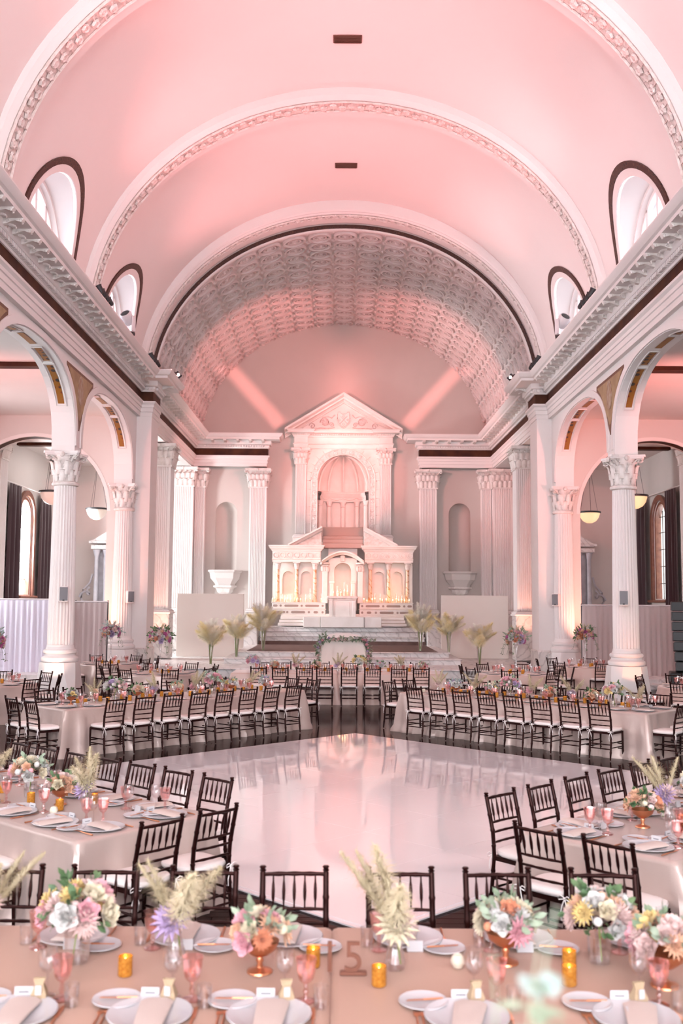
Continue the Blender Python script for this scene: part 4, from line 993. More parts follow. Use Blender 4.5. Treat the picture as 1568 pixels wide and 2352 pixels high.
# --- sweetheart table with garland, loveseat behind
def cloth_mb(hx, hy, H, fold=.03, nf=6, seed=0, rad=.04, flare=.05, step=.05, corner=.12, round_=False, R=0.9):
    """draped cloth: flat top, rounded edge and a skirt whose folds deepen towards the floor"""
    rnd = random.Random(seed); per = []
    if round_:
        n = int(2 * pi * R / step)
        for i in range(n): a = 2 * pi * i / n; per.append((R * math.cos(a), R * math.sin(a), math.cos(a), math.sin(a), R * a, 0.0))
    else:
        segs = [((hx, -hy), (hx, hy)), ((hx, hy), (-hx, hy)), ((-hx, hy), (-hx, -hy)), ((-hx, -hy), (hx, -hy))]; Ls = 0
        for (p, q) in segs:
            d = Vector(q) - Vector(p); L = d.length; dd = d / L; nn = Vector((dd.y, -dd.x)); n = max(6, int(L / step))
            for i in range(n):
                t = (i + .5) / n; pos = Vector(p) + d * t; e = min(t, 1 - t) * L; cf_ = max(0, 1 - e / .28)
                nb_ = nn.copy()
                if cf_ > 0: nb_ = (nn + dd * (cf_ if t > .5 else -cf_) * 0.9).normalized()
                per.append((pos.x, pos.y, nb_.x, nb_.y, Ls + t * L, cf_))
            Ls += L
    ph = [rnd.uniform(0, 6.28) for _ in range(6)]; fr_ = [rnd.uniform(.8, 1.2) * nf * f for f in (1.6, 2.7, 4.3)]
    vs = []; rows = [(0, -rad * 0, 0.0)]
    lv = [0, .02, .05, .12, .22, .34, .46, .58, .70, .82, .92, 1.0]
    loops = []
    loops.append([(x - nx * rad, y - ny * rad, H) for x, y, nx, ny, s_, c in per])
    loops.append([(x - nx * rad * .35, y - ny * rad * .35, H - rad * .12) for x, y, nx, ny, s_, c in per])
    for t in lv:
        z = H - rad * .6 - (H - rad * .6 - .006) * t; lp = []
        for x, y, nx, ny, s_, c in per:
            w1 = math.sin(s_ * fr_[0] + ph[0]) + .6 * math.sin(s_ * fr_[1] + ph[1]) + .4 * math.sin(s_ * fr_[2] + ph[2])
            f = fold * (w1 + 1.1) * min(1, t * 2.5) * .75 + flare * t * .6 + corner * c * c * t ** .8
            if t > .9: f += .02 + .025 * abs(math.sin(s_ * fr_[1] * 1.3))
            f = max(f, .002)
            lp.append((x + nx * f, y + ny * f, z + (0.004 * math.sin(s_ * 9) if t == 1 else 0)))
        loops.append(lp)
    mb = MB(); mb.loft(loops); n = len(per)
    mb.add(loops[0], [tuple(range(n))]); return mb
sw = thing('sweetheart_table', 'small table under a plain ivory cloth before the altar steps', 'table', (.02, 34.15, .28))
MB().box((0, 0, .90), (1.40, .86, .03)).build('tabletop', SATW, sw, smooth=0)
for q in (-1, 1):
    for r_ in (-1, 1): MB().tube([(q * .6, r_ * .33, 0), (q * .6, r_ * .33, .89)], .02, 6).build('leg', BLK, sw)
cl = cloth_mb(.71, .44, .93, fold=.018, seed=4, flare=.07, corner=.08).mesh('tablecloth', SATW, 50)
put(cl, 'tablecloth', None, loc=(.02, 34.15, .285), label='plain ivory cloth falling to the floor over the small table before the altar steps', cat='tablecloth')
ls = thing('loveseat', 'white low-backed loveseat behind the small ivory table', 'sofa', (.02, 35.25, .28))
MB().box((0, 0, .36), (1.3, .55, .16), ch=.05).build('seat', CUSH, ls, smooth=30)
P = [(-.66, .15), (-.66, .95), (-.5, 1.08), (-.2, 1.13), (.2, 1.13), (.5, 1.08), (.66, .95), (.66, .15)]
MB().prism(P, -.30, -.20, RX(pi / 2)).build('backrest', CUSH, ls, smooth=0)
for q in (-1, 1):
    MB().box((q * .62, .0, .38), (.09, .55, .5), ch=.03).build('armrest', CUSH, ls, smooth=0)
    for r_ in (-1, 1): MB().tube([(q * .58, r_ * .22, 0), (q * .58, r_ * .22, .3)], .025, 6).build('leg', MATB, ls)

# ================================================================ drapes, lamps, speakers, stage lights
def drape_mb(L, H, amp=.034, f=38, seed=1):
    rnd = random.Random(seed); n = int(L / .045); loops = []; ph = [rnd.uniform(0, 6) for _ in range(4)]
    for t in (0, .02, .05, .2, .4, .6, .8, 1.0):
        lp = []
        for i in range(n + 1):
            x = L * i / n; a = amp * (.35 if t < .06 else .6 + .5 * t)
            y = a * (math.sin(f * x + ph[0] + t * .4) + .5 * math.sin(f * .43 * x + ph[1]) + .25 * math.sin(f * 2.3 * x + ph[2]) * (1 - t))
            lp.append((x, y, H * (1 - t)))
        loops.append(lp)
    return MB().loft(loops, closed=False)
def drape(x0, x1, y, zb, zt, m_, label, group, seed):
    t = thing('pipe_and_drape', label, 'drape', (x0, y, zb), 0, group)
    drape_mb(x1 - x0, zt - zb - .03, seed=seed).build('fabric', m_, t, smooth=60)
    MB().tube([(-.02, 0, zt - zb - .04), (x1 - x0 + .02, 0, zt - zb - .04)], .022, 8).build('top_pipe', OFFW, t)
    for x in (0, x1 - x0): MB().tube([(x, .06, -.0), (x, .06, zt - zb)], .022, 8).box((x, .1, .01), (.4, .4, .02), ch=.005).build('upright', BLK, t)
    MB().box(((x1 - x0) / 2, .14, .05), (x1 - x0, .06, .12)).build('dark_base', BLK, t, smooth=0)
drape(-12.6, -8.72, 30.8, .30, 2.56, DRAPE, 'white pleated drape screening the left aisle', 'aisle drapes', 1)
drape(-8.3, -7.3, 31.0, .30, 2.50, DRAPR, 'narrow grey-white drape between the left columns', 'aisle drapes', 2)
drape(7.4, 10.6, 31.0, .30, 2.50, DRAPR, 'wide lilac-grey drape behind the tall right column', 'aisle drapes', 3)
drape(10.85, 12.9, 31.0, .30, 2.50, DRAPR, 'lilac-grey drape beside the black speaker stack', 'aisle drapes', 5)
for s in (-1, 1):
    t = thing('ceiling_rod', f'dark curtain rod above the arched window of the {SIDE[s]} aisle', 'curtain rod', (s * 12.8, 40.65, 7.02))
    MB().tube([(0, -3.1, 0), (0, 3.1, 0)], .025, 8).build('rod', PLA, t)
    for q in (-1, 1): MB().ball((0, q * 3.12, 0), .05).build('finial', PLA, t)
    for j, (y0, y1) in enumerate(((38.0, 39.35), (42.0, 43.3))):
        cu = thing('velvet_curtain', f'dark plum velvet curtain on the {["nearer", "farther"][j]} side of the {SIDE[s]} aisle window', 'curtain', (s * 12.78, y0, 1.9), pi / 2, 'velvet window curtains')
        drape_mb(y1 - y0, 5.08, amp=.07, f=22, seed=j + 7).build('fabric', CURT, cu, smooth=60)
    # hanging bowls
    for j, (y, wh) in enumerate(((35.3, 'nearer'), (41.8, 'farther'))):
        t = thing('pendant_bowl', f'frosted bowl lamp with dark rim, {wh} of two in the {SIDE[s]} aisle', 'lamp', (s * 10.38, y, 5.88), 0, 'hanging bowl lamps')
        MB().lathe([(0.0001, 0), (.12, .01), (.27, .09), (.38, .24), (.43, .42), (.43, .44), (.39, .42), (.3, .2), (0.001, .04)], 28).build('bowl', BOWLG if s < 0 else BOWLR, t)
        MB().lathe([(.43, .42), (.47, .43), (.475, .48), (.44, .50), (.42, .48)], 28).build('rim', BLK, t)
        for q in range(3):
            a = q * 2 * pi / 3 + .4; MB().tube([(.42 * math.cos(a), .42 * math.sin(a), .48), (0.01 * math.cos(a), 0.01 * math.sin(a), 2.6)], .008, 4).build('rod', BLK, t)
        MB().lathe([(.09, 2.74), (.09, 2.70), (.02, 2.6)], 12).build('ceiling_rose', BLK, t)
    l = None
# side altars at the end of the aisles
for s in (-1, 1):
    t = thing('side_altar', f'grey-white marble side altar with columns at the end of the {SIDE[s]} aisle', 'altar', (s * 9.9, 45.4, .3))
    sm = mat('grey_side_marble', (0.56, 0.56, 0.60), 0.4, var=(0.44, 0.44, 0.48), scale=3)
    MB().box((0, 0, .9), (3.4, .7, 1.8), ch=.03).build('base', MAR, t, smooth=0)
    MB().box((0, .1, 1.86), (3.6, .6, .12), ch=.03).build('ledge', MAR, t, smooth=0)
    for q in (-1, 1):
        for x in (.85, 1.3):
            MB().lathe([(.13, 1.92), (.15, 1.97), (.11, 2.05), (.095, 4.2), (.12, 4.25), (.18, 4.5)], 12, c=(q * x, -.05, 0)).build('side_column', sm, t)
        o = MB(); 
        o.tube([(q * (1.55 + .32 * (1 - k / 16) + .22 * math.cos(k * .6) * (1 - k / 16)), .1, 2.35 + .08 * k * .4 + .22 * math.sin(k * .6) * (1 - k / 16)) for k in range(14)], .05, 5)
        o.tube([(q * 1.5, .1, 3.4), (q * 1.62, .1, 3.0), (q * 1.9, .1, 2.7), (q * 2.0, .1, 2.3), (q * 1.85, .1, 2.0)], .05, 5); o.build('scroll', sm, t)
    MB().box((0, .1, 4.62), (3.1, .6, .2), ch=.02).box((0, .08, 4.85), (3.3, .7, .14), ch=.03).build('entablature', MAR, t, smooth=0)
    MB().prism([(-1.5, 4.92), (1.5, 4.92), (.7, 5.4), (0, 5.6), (-.7, 5.4)], -.3, .2, RX(pi / 2)).build('pediment', MAR, t, smooth=0)
    w_ = MB(); holed(w_, -.7, .7, 1.92, 4.5, [arch(0, .5, 2.0, 3.5, .5)], lambda a, z: (a, -.02, z), lambda a, z: (a, .25, z)); w_.build('niche', sm, t, smooth=30)
    MB().box((0, .3, 3.2), (2.6, .08, 2.6)).build('niche_back', sm, t, smooth=0)
for s in (-1, 1):
    S = SIDE[s]
    spk_box(None, s * 7.12, 25.42, 2.65, -s * .25, 'wall_speaker', f'small white loudspeaker with grey grille on the tall free {S} column')
    spk_box(None, s * 6.93, 32.52, 2.62, -s * .55, 'wall_speaker', f'small white loudspeaker with grey grille on the {S} column by the pier')
    # moving heads and pin spots standing on the cornice
    mh = thing('moving_head_light', f'white moving head stage light on the {S} cornice before the second window', 'stage light', (s * 6.3, 28.25, 10.15), s * .4, 'cornice stage lights')
    MB().box((0, 0, .05), (.34, .3, .1), ch=.02).build('base', BLK, mh, smooth=0)
    for q in (-1, 1): MB().box((q * .2, 0, .32), (.06, .16, .46), ch=.02).build('yoke_arm', OFFW, mh, smooth=0)
    MB().lathe([(.08, -.2), (.15, -.16), (.17, 0), (.17, .14), (.15, .2), (.13, .18)], 16, M=T(0, 0, .5) @ RX(.9) @ RZ(0)).build('head', OFFW, mh)
    MB().lathe([(.13, .19), (.0001, .2)], 16, M=T(0, 0, .5) @ RX(.9)).build('lens', BLK, mh)
    for g, (ys, nm) in enumerate((((24.6, 24.95, 25.3, 25.65), 'first'), ((31.5, 31.85, 32.2, 32.55), 'second'))):
        for i, y in enumerate(ys):
            t = thing('pin_spot', f'small black pin spotlight, {ORD[i]} in the row after the {nm} {S} clerestory window', 'spotlight', (s * 6.22, y, 10.15), s * 1.3, 'black pin spots on the cornice')
            MB().box((0, 0, .03), (.12, .12, .06), ch=.01).build('clamp', OFFW, t, smooth=0)
            MB().tube([(0, 0, .04), (0, 0, .14)], .02, 6).build('neck', BLK, t)
            MB().lathe([(.05, -.12), (.075, -.08), (.075, .06), (.09, .1), (.07, .1)], 12, M=T(0, 0, .2) @ RX(.5)).build('lamp_head', BLK, t)
    # uplight cans on the floor
    for i, (x, y, z, wh) in enumerate(((7.3, 24.55, .0, 'in front of the tall free column'), (8.0, 31.5, .16, 'near the cross wall'), (6.95, 37.5, .28, 'at the foot of the first sanctuary pilaster'))):
        t = thing('floor_uplight', f'small floor uplight can {wh} on the {S}', 'spotlight', (s * x, y, z), 0, 'floor uplights')
        MB().lathe([(.05, 0), (.07, .02), (.07, -.0)], 10).lathe([(.07, .0), (.075, .04)], 10).build('can', BLK, t)
# narrow stage lights with barn doors throw a slanted band on the end wall either side of the crest
for s in (-1, 1):
    Pp = Vector((s * 6.0, 34.9, 10.55)); A_ = Vector((s * 5.45, 46, 13.5)); B_ = Vector((s * 2.95, 46, 10.75))
    t = thing('slit_stage_light', f'small black stage light with barn doors on the {SIDE[s]} sanctuary cornice', 'stage light', Pp)
    mid = (A_ + B_) / 2; dr = (mid - Pp).normalized(); q_ = dr.to_track_quat('Z', 'Y').to_matrix().to_4x4()
    MB().lathe([(.04, -.35), (.07, -.32), (.07, -.06)], 12, M=q_).tube([(0, 0, -.12) , (0, 0, -.4)], .02, 6).build('lamp_head', BLK, t)
    n_ = (B_ - A_).normalized(); w_ = Vector((n_.z, 0, -n_.x))
    for e in (-1, 1):
        C4 = [A_ - n_ * 3 + w_ * e * .30, B_ + n_ * 3 + w_ * e * .30, B_ + n_ * 3 + w_ * e * 3.4, A_ - n_ * 3 + w_ * e * 3.4]
        MB().add([(c - Pp) * .022 for c in C4], [(0, 1, 2, 3)]).build('barn_door', BLK, t, smooth=0)
        E_, O_ = (A_, -n_) if e < 0 else (B_, n_)
        C4 = [E_ + w_ * 3.4, E_ - w_ * 3.4, E_ - w_ * 3.4 + O_ * 3.4, E_ + w_ * 3.4 + O_ * 3.4]
        MB().add([(c - Pp) * .0235 for c in C4], [(0, 1, 2, 3)]).build('barn_door', BLK, t, smooth=0)
    spot(Pp, mid, 2600, PINK, 23, .1, .004)
# black line-array speaker at the far right
la = thing('speaker_stack', 'tall black curved stack of concert loudspeakers in front of the right drape', 'loudspeaker', (9.75, 28.4, 0), -.25)
MB().box((0, .1, .3), (1.0, .8, .6), ch=.03).build('subwoofer', BLK, la, smooth=0)
for i in range(7):
    a = -.05 + .065 * (6 - i); z = .74 + i * .285
    MB().box((-.0 + .02 * (6 - i) ** 1.4 * .35, 0, 0), (.86, .42, .265), T(0, -.02 * (6 - i), z) @ RX(-a * .4), ch=.02).build('array_box', BLK, la, smooth=0)
# second small black stack at the right edge behind the table end
bx = thing('equipment_case', 'black equipment case behind the end of the right rear table', 'case', (6.9, 17.35, 0))
MB().box((0, 0, .42), (.9, .7, .8), ch=.03).build('body', BLK, bx, smooth=0)
MB().box((0, 0, .86), (.92, .72, .1), ch=.03).build('lid', BLK, bx, smooth=0)
for q in (-1, 1): MB().box((q * .3, -.36, .5), (.12, .02, .06)).build('latch', OFFW, bx, smooth=0)
# ================================================================ CHAIRS
def post_mb(top=.90):
    pts = [(0, -.02, 0), (0, .005, .2), (0, .028, .43), (0, .02, .60), (0, -.02, .78), (0, -.05, top)]
    def at(z):
        for (a, b) in zip(pts, pts[1:]):
            if a[2] <= z <= b[2]:
                t = (z - a[2]) / (b[2] - a[2]); return (0, a[1] + (b[1] - a[1]) * t, z)
        return (0, pts[-1][1], z)
    P, R = [], []
    for z in (0, .10, .12, .14, .30, .315, .33, .43, .50, .515, .53, .62, .635, .65, .74, .755, .77, .86, .875):
        P.append(at(z)); R.append(.0205 if z in (.12, .315, .515, .635, .755) else (.0125 if z == 0 else .0168))
    for z, r in ((.885, .0175), (.893, .0145), (.900, .0205), (.918, .0215), (.926, .015)): P.append(at(min(z, top))[:2] + (z,)); R.append(r)
    return MB().tube(P, R, 8)
def rail(z, y, r=.0095, bow=.012, hw=.185): return MB().tube([(-hw + 2 * hw * i / 8, y - bow * math.sin(pi * i / 8), z) for i in range(9)], [r * (1.25 if i in (2, 4, 6) else 1) for i in range(9)], 6)
def spindle_mb(): return MB().tube([(0, .0, 0), (0, 0, .04), (0, 0, .06), (0, 0, .10), (0, 0, .135), (0, 0, .155), (0, 0, .19)], [.005, .006, .010, .0115, .009, .006, .005], 6)
def fleg_mb(): return MB().tube([(0, .012, 0), (0, .008, .14), (0, .004, .3), (0, 0, .42)], [.0125, .016, .0165, .017], 8)
def seatframe_mb():
    o = [(-.185, .02), (.185, .02), (.205, .40), (-.205, .40)]; return MB().prism(o, .40, .435)
def cushion_mb():
    def lp(k, z, n=24):
        P = []
        for i in range(n):
            a = 2 * pi * i / n; c, s_ = math.cos(a), math.sin(a); f = 1 / (abs(c) ** 4 + abs(s_) ** 4) ** .25
            y = .215 + .20 * k * s_ * f; P.append(((.185 + .03 * (y - .02) / .4) * k * c * f, y, z))
        return P
    L = [lp(.96, .436), lp(1.03, .448), lp(1.05, .463), lp(1.02, .480), lp(.90, .490), lp(.5, .495)]
    m = MB().loft(L); m.add(L[-1], [tuple(range(24))]); return m
def ribbon_mb():
    m = MB()
    for s in (-1, 1):
        m.tube([(0, -.022, 0), (s * .025, -.035, .02), (s * .05, -.035, .012), (s * .045, -.03, -.012), (0, -.024, -.002)], .0045, 4)
        m.tube([(0, -.024, 0), (s * .018, -.034, -.05), (s * .03, -.03, -.10), (s * .024, -.028, -.15)], .005, 4)
    m.ball((0, -.026, 0), .009, 6, 4); return m
KM = dict(post=post_mb().mesh('back_post', MATB, 50), spindle=spindle_mb().mesh('spindle', MATB, 60), fleg=fleg_mb().mesh('front_leg', MATB, 60), seat=seatframe_mb().mesh('seat_frame', MATB, 0), cush=cushion_mb().mesh('cushion', CUSH, 40), rib=ribbon_mb().mesh('ribbon_tie', RIB, 60))
RAILS = [(.878, -.043), (.69, -.001), (.615, .014), (.535, .02)]
for i, (z, y) in enumerate(RAILS): KM['rail%d' % i] = rail(z, y, r=.0115 if i == 0 else .009).mesh('back_rail', MATB, 60)
sm_ = MB().tube([(-.5, 0, 0), (-.25, 0, 0), (0, 0, 0), (.25, 0, 0), (.5, 0, 0)], [.008, .0105, .008, .0105, .008], 6).mesh('stretcher', MATB, 60)
fb_ = MB()
for s in (-1, 1): fb_.add(post_mb().v, post_mb().f, T(s * .185, 0, 0))
for i, (z, y) in enumerate(RAILS): q = rail(z, y); fb_.add(q.v, q.f)
for k in range(5): q = spindle_mb(); fb_.add(q.v, q.f, T(-.123 + k * .0615, -.004, .69) @ RX(.2))
KM['farback'] = fb_.mesh('back_frame', MATB, 60)
SI = random.Random(5)
def chair(x, y, face, label, group, near=True, at_top=True):
    """x, y: middle of the back top; face: unit vector towards the table"""
    rz = math.atan2(-face[0], face[1])
    ox, oy = (face[0] * .05, face[1] * .05) if at_top else (0, 0)
    t = thing('chiavari_chair', label, 'chair', (x + ox, y + oy, .027), rz + SI.uniform(-.04, .04), group)
    if near:
        for s in (-1, 1):
            put(KM['post'], 'back_post', t, loc=(s * .185, 0, 0))
            put(KM['rib'], 'ribbon_tie', t, loc=(s * .185, .03, .445), label='white ribbon bow')
        for i in range(4): put(KM['rail%d' % i], 'back_rail', t)
        for k in range(5): put(KM['spindle'], 'spindle', t, loc=(-.123 + k * .0615, -.011, .69), rot=(.20, 0, 0))
        for z, y_, w in ((.17, -.005, .37), (.24, .0, .37)): put(sm_, 'stretcher', t, loc=(0, y_, z), scale=(w, 1, 1))
        for z in (.15, .23): put(sm_, 'stretcher', t, loc=(0, .375, z), scale=(.40, 1, 1))
        for s in (-1, 1):
            for z in (.19, .27): put(sm_, 'stretcher', t, loc=(s * .192, .19, z), rot=(0, 0, pi / 2), scale=(.38, 1, 1))
    else:
        put(KM['farback'], 'back_frame', t)
        put(sm_, 'stretcher', t, loc=(0, .375, .2), scale=(.40, 1, 1))
        for s in (-1, 1): put(sm_, 'stretcher', t, loc=(s * .192, .19, .22), rot=(0, 0, pi / 2), scale=(.38, 1, 1))
    for s in (-1, 1): put(KM['fleg'], 'front_leg', t, loc=(s * .195, .375, 0))
    put(KM['seat'], 'seat_frame', t); put(KM['cush'], 'cushion', t, label='ivory tie-on cushion')
    return t

# ================================================================ TABLEWARE
def tw():
    D = {}
    D['charger'] = MB().lathe([(.001, .004), (.10, .004), (.115, .008), (.155, .016), (.157, .013), (.11, .0), (.001, .0)], 32).mesh('charger_plate', CHINA, 40)
    D['bread'] = MB().lathe([(.001, .004), (.055, .004), (.088, .014), (.090, .011), (.05, 0), (.001, 0)], 28).mesh('bread_plate', CHINA, 40)
    n = MB()
    loops = []
    for i in range(9):
        t = i / 8; y = -.13 + .25 * t; w = .058 + .012 * (t - .5); z = .012 + .004 * math.sin(t * 3)
        loops.append([(-w, y, z), (-w * .5, y, z + .012), (0, y, z + .010 + .004 * math.sin(t * 9)), (w * .6, y, z + .013), (w, y, z), (w, y, z - .006), (-w, y, z - .006)])
    n.loft(loops); n.add(loops[0], [tuple(range(7))]); n.add(loops[-1], [tuple(range(7))]); D['napkin'] = n.mesh('folded_napkin', NAPK, 50)
    D['napkin_fall'] = None
    m = MB().box((0, 0, 0), (.085, .125, .0015)); D['menu'] = m.mesh('menu_card', PAPER, 0)
    t = MB()
    for i in range(6): t.box((0, .035 - i * .014, .0012), (.05 if i else .035, .004 if i else .008, .0006))
    D['menutext'] = t.mesh('printed_lines', INK, 0)
    c = MB().add([(-.04, 0, 0), (.04, 0, 0), (.04, .012, .05), (-.04, .012, .05), (-.04, .024, 0), (.04, .024, 0)], [(0, 1, 2, 3), (3, 2, 5, 4)]); D['card'] = c.mesh('place_card', PAPER, 0)
    D['cardtext'] = MB().add([(-.022, .0055, .026), (.022, .0055, .026), (.022, .0068, .0315), (-.022, .0068, .0315)], [(0, 1, 2, 3)]).mesh('written_name', INK, 0)
    k = MB().tube([(0, -.11, .004), (0, -.03, .004), (0, .0, .004)], [.004, .0055, .004], 6).prism([(-.008, 0), (.008, 0), (.009, .07), (.004, .11), (-.006, .09)], .003, .005); D['knife'] = k.mesh('dinner_knife', COPPER, 50)
    f = MB().tube([(0, -.11, .004), (0, -.02, .004), (0, .03, .008)], [.0055, .004, .003], 6).prism([(-.010, .03), (.010, .03), (.011, .055), (-.011, .055)], .007, .009)
    for i in range(4): f.tube([(-.009 + i * .006, .054, .008), (-.009 + i * .006, .095, .004)], .0016, 4)
    D['fork'] = f.mesh('dinner_fork', COPPER, 50)
    D['butter'] = MB().tube([(0, -.08, 0), (0, 0, 0)], [.004, .004], 6).prism([(-.006, 0), (.006, 0), (.007, .06), (-.003, .07)], -.001, .001).mesh('butter_knife', COPPER, 50)
    g = MB().lathe([(.001, .0), (.036, .0), (.035, .005), (.012, .012), (.007, .02), (.011, .035), (.007, .045), (.008, .06), (.018, .068), (.028, .08), (.034, .105), (.037, .135), (.040, .15), (.038, .15), (.034, .12), (.026, .085), (.001, .075)], 16, flute=.07)
    D['goblet'] = g.mesh('pink_goblet', PINKG, 40)
    w_ = MB().lathe([(.001, 0), (.034, .0), (.033, .003), (.006, .008), (.004, .02), (.004, .085), (.02, .095), (.036, .12), (.038, .15), (.033, .185), (.0315, .185), (.036, .15), (.034, .122), (.018, .10), (.001, .096)], 16); D['wine'] = w_.mesh('wine_glass', GLASS, 50)
    tm = MB().lathe([(.001, 0), (.030, 0), (.034, .09), (.0325, .09), (.028, .008), (.001, .008)], 14); D['tumbler'] = tm.mesh('water_tumbler', GLASS, 50)
    b = MB().loft([[(-.03, -.02, 0), (.03, -.02, 0), (.03, .02, 0), (-.03, .02, 0)], [(-.033, -.024, .03), (.033, -.024, .03), (.033, .024, .03), (-.033, .024, .03)], [(-.018, -.012, .07), (.018, -.012, .07), (.018, .012, .07), (-.018, .012, .07)], [(-.026, -.008, .095), (.026, -.008, .095), (.026, .008, .095), (-.026, .008, .095)]]); D['bag'] = b.mesh('favour_bag', SACK, 40)
    D['tag'] = MB().box((0, -.028, .052), (.026, .002, .04)).mesh('paper_tag', PAPER, 0)
    D['votive'] = MB().lathe([(.001, 0), (.030, 0), (.034, .006), (.034, .088), (.031, .088), (.030, .012), (.001, .012)], 16).mesh('votive_cup', AMBER, 40)
    D['vwax'] = MB().lathe([(.029, .012), (.029, .05), (.001, .05)], 12).mesh('candle_wax', WAX, 40)
    D['vflame'] = MB().lathe([(.001, .05), (.006, .06), (.001, .08)], 6).mesh('flame', FLAME, 40)
    D['ball'] = MB().lathe([(.001, 0), (.02, .0), (.032, .02), (.034, .035), (.026, .055), (.02, .06), (.018, .055), (.001, .05)], 16).mesh('ivory_votive', IVORY, 50)
    return D
TWD = tw()
def local(t, *p): return t @ Vector(p)
def setting(M, place, lvl, items=None):
    """M: table-top frame of the diner: origin plate centre, +Y away from the diner"""
    J = random.Random(hash(place) % 9999 if False else sum(map(ord, place)))
    j = lambda a: J.uniform(-a, a)
    def P(key, name, lab, cat, x, y, z=0, rz=0, rx=0, grp=None):
        return put(TWD[key], name, None, M=M @ T(x, y, z) @ RZ(rz) @ RX(rx) @ Matrix.Scale({'charger': 1.15, 'bread': 1.2, 'goblet': 1.22, 'wine': 1.15, 'napkin': 1.1, 'knife': 1.12, 'fork': 1.12, 'butter': 1.1}.get(key, 1), 4), label=f'{lab}, {place}', cat=cat, group=grp)
    on = lambda k: items is None or k in items
    if on('plate'): P('charger', 'charger_plate', 'white plate', 'plate', 0, 0, .001, grp='white plates')
    if on('napkin'):
        nk = P('napkin', 'folded_napkin', 'folded blush napkin on its plate', 'napkin', .01 + j(.01), -.02, .006, j(.15) - .1, grp='folded napkins')
        if lvl >= 2:
            mc = put(TWD['menu'], 'menu_card', None, M=M @ T(.012, 0, .0285) @ RZ(j(.1) - .1), label=f'printed menu card on the napkin, {place}', cat='card', group='menu cards')
            put(TWD['menutext'], 'printed_lines', mc)
    if on('goblet'): P('goblet', 'pink_goblet', 'pink pressed-glass goblet', 'glass', .15 + j(.015), .17 + j(.01), 0, j(3), grp='pink goblets')
    if on('wine'): P('wine', 'wine_glass', 'clear wine glass', 'glass', .07 + j(.015), .21 + j(.01), 0, grp='clear wine glasses')
    if lvl >= 1:
        if on('bread'): P('bread', 'bread_plate', 'small white bread plate', 'plate', -.17, .15, .001, grp='bread plates')
        if on('bread'): P('butter', 'butter_knife', 'copper butter knife on the bread plate', 'knife', -.17, .15, .018, pi / 2 + j(.2), grp='butter knives')
        if on('card'):
            c = P('card', 'place_card', 'white tented place card', 'card', -.02 + j(.02), .165, .001, j(.1), grp='place cards'); put(TWD['cardtext'], 'written_name', c)
        if on('fork'): P('fork', 'dinner_fork', 'copper fork left of its plate', 'fork', -.185, -.03, .001, grp='copper forks')
        if on('knife'): P('knife', 'dinner_knife', 'copper knife right of its plate', 'knife', .185, -.03, .001, grp='copper knives')
    if lvl >= 2:
        if on('salad'): P('fork', 'salad_fork', 'copper salad fork at the far left', 'fork', -.21, -.035, .001, grp='copper forks')
        if on('bag'):
            b = P('bag', 'favour_bag', 'small burlap favour bag with tag', 'bag', .055 + j(.01), .155, .001, j(.3), grp='favour bags'); put(TWD['tag'], 'paper_tag', b)
        if on('tumbler'): P('tumbler', 'water_tumbler', 'clear water tumbler', 'glass', .215, .10, .001, grp='water tumblers')
def votive(x, y, z, label, kind='amber'):
    if kind == 'amber':
        t = thing('amber_votive', label, 'candle', (x, y, z + .001), 0, 'amber votives')
        put(TWD['votive'], 'cup', t); put(TWD['vwax'], 'wax', t); put(TWD['vflame'], 'flame', t)
    else: put(TWD['ball'], 'ivory_votive', None, loc=(x, y, z + .001), label=label, cat='candle', group='ivory votives')

# ================================================================ FLOWERS
def petal(mb, M, L, W, cup=.4, curl=.15, n=3, m=4, point=0):
    vs = []
    for i in range(n + 1):
        t = i / n; w = W * (math.sin(pi * min(1, .18 + t * .72)) if not point else (.25 + .75 * math.sin(pi * min(1, .15 + .8 * t))) * (1 - point * t ** 3))
        for k in range(m + 1):
            a = -1 + 2 * k / m
            vs.append((a * w, L * t, cup * L * t * t + curl * W * a * a - .12 * L * max(0, t - .75) * 4 * (0 if point else 1)))
    mb.add(vs, [(i * (m + 1) + k, i * (m + 1) + k + 1, (i + 1) * (m + 1) + k + 1, (i + 1) * (m + 1) + k) for i in range(n) for k in range(m)], M)
def rose_mb(seed=0, ruf=0):
    r = random.Random(seed); mb = MB()
    for n, tilt, L, W, z in ((5, .25, .95, .5, 0), (5, .65, .85, .46, .02), (5, 1.0, .72, .38, .05), (4, 1.25, .6, .3, .1), (3, 1.42, .5, .2, .15)):
        o = r.uniform(0, 6)
        for i in range(n): petal(mb, T(0, 0, z) @ RZ(o + i * 2 * pi / n + r.uniform(-.1, .1)) @ T(0, .10 if tilt < 1 else .04, 0) @ RX(tilt + r.uniform(-.1, .1)), L, W, .30, .35 + ruf, 3, 4)
    mb.ball((0, 0, .12), .28, 8, 5); return mb
def dahlia_mb(seed=0):
    r = random.Random(seed); mb = MB()
    for n, tilt, L in ((15, -.05, 1.0), (15, .3, .92), (13, .65, .78), (10, 1.0, .6), (7, 1.3, .42)):
        for i in range(n): petal(mb, RZ(i * 2 * pi / n + tilt * 3) @ RX(tilt + r.uniform(-.08, .08)), L, .16, .12, .5, 2, 2, .9)
    mb.ball((0, 0, .1), .2, 6, 4); return mb
FLM = {'rose': [rose_mb(1), rose_mb(2, .3)], 'dahlia': [dahlia_mb(1)], 'bud': [MB().ball((0, 0, .2), .75, 10, 7, 1.0)]}
q = FLM['bud'][0]
for i in range(6): petal(q, RZ(i * pi / 3) @ T(0, .35, -.3) @ RX(1.25), 1.05, .42, .3, .3, 3, 3)
def fmesh(kind, col, v=0):
    return cached(('fl', kind, col, v), lambda: FLM[kind][v % len(FLM[kind])].mesh(col + '_' + kind, FM[col], 80))
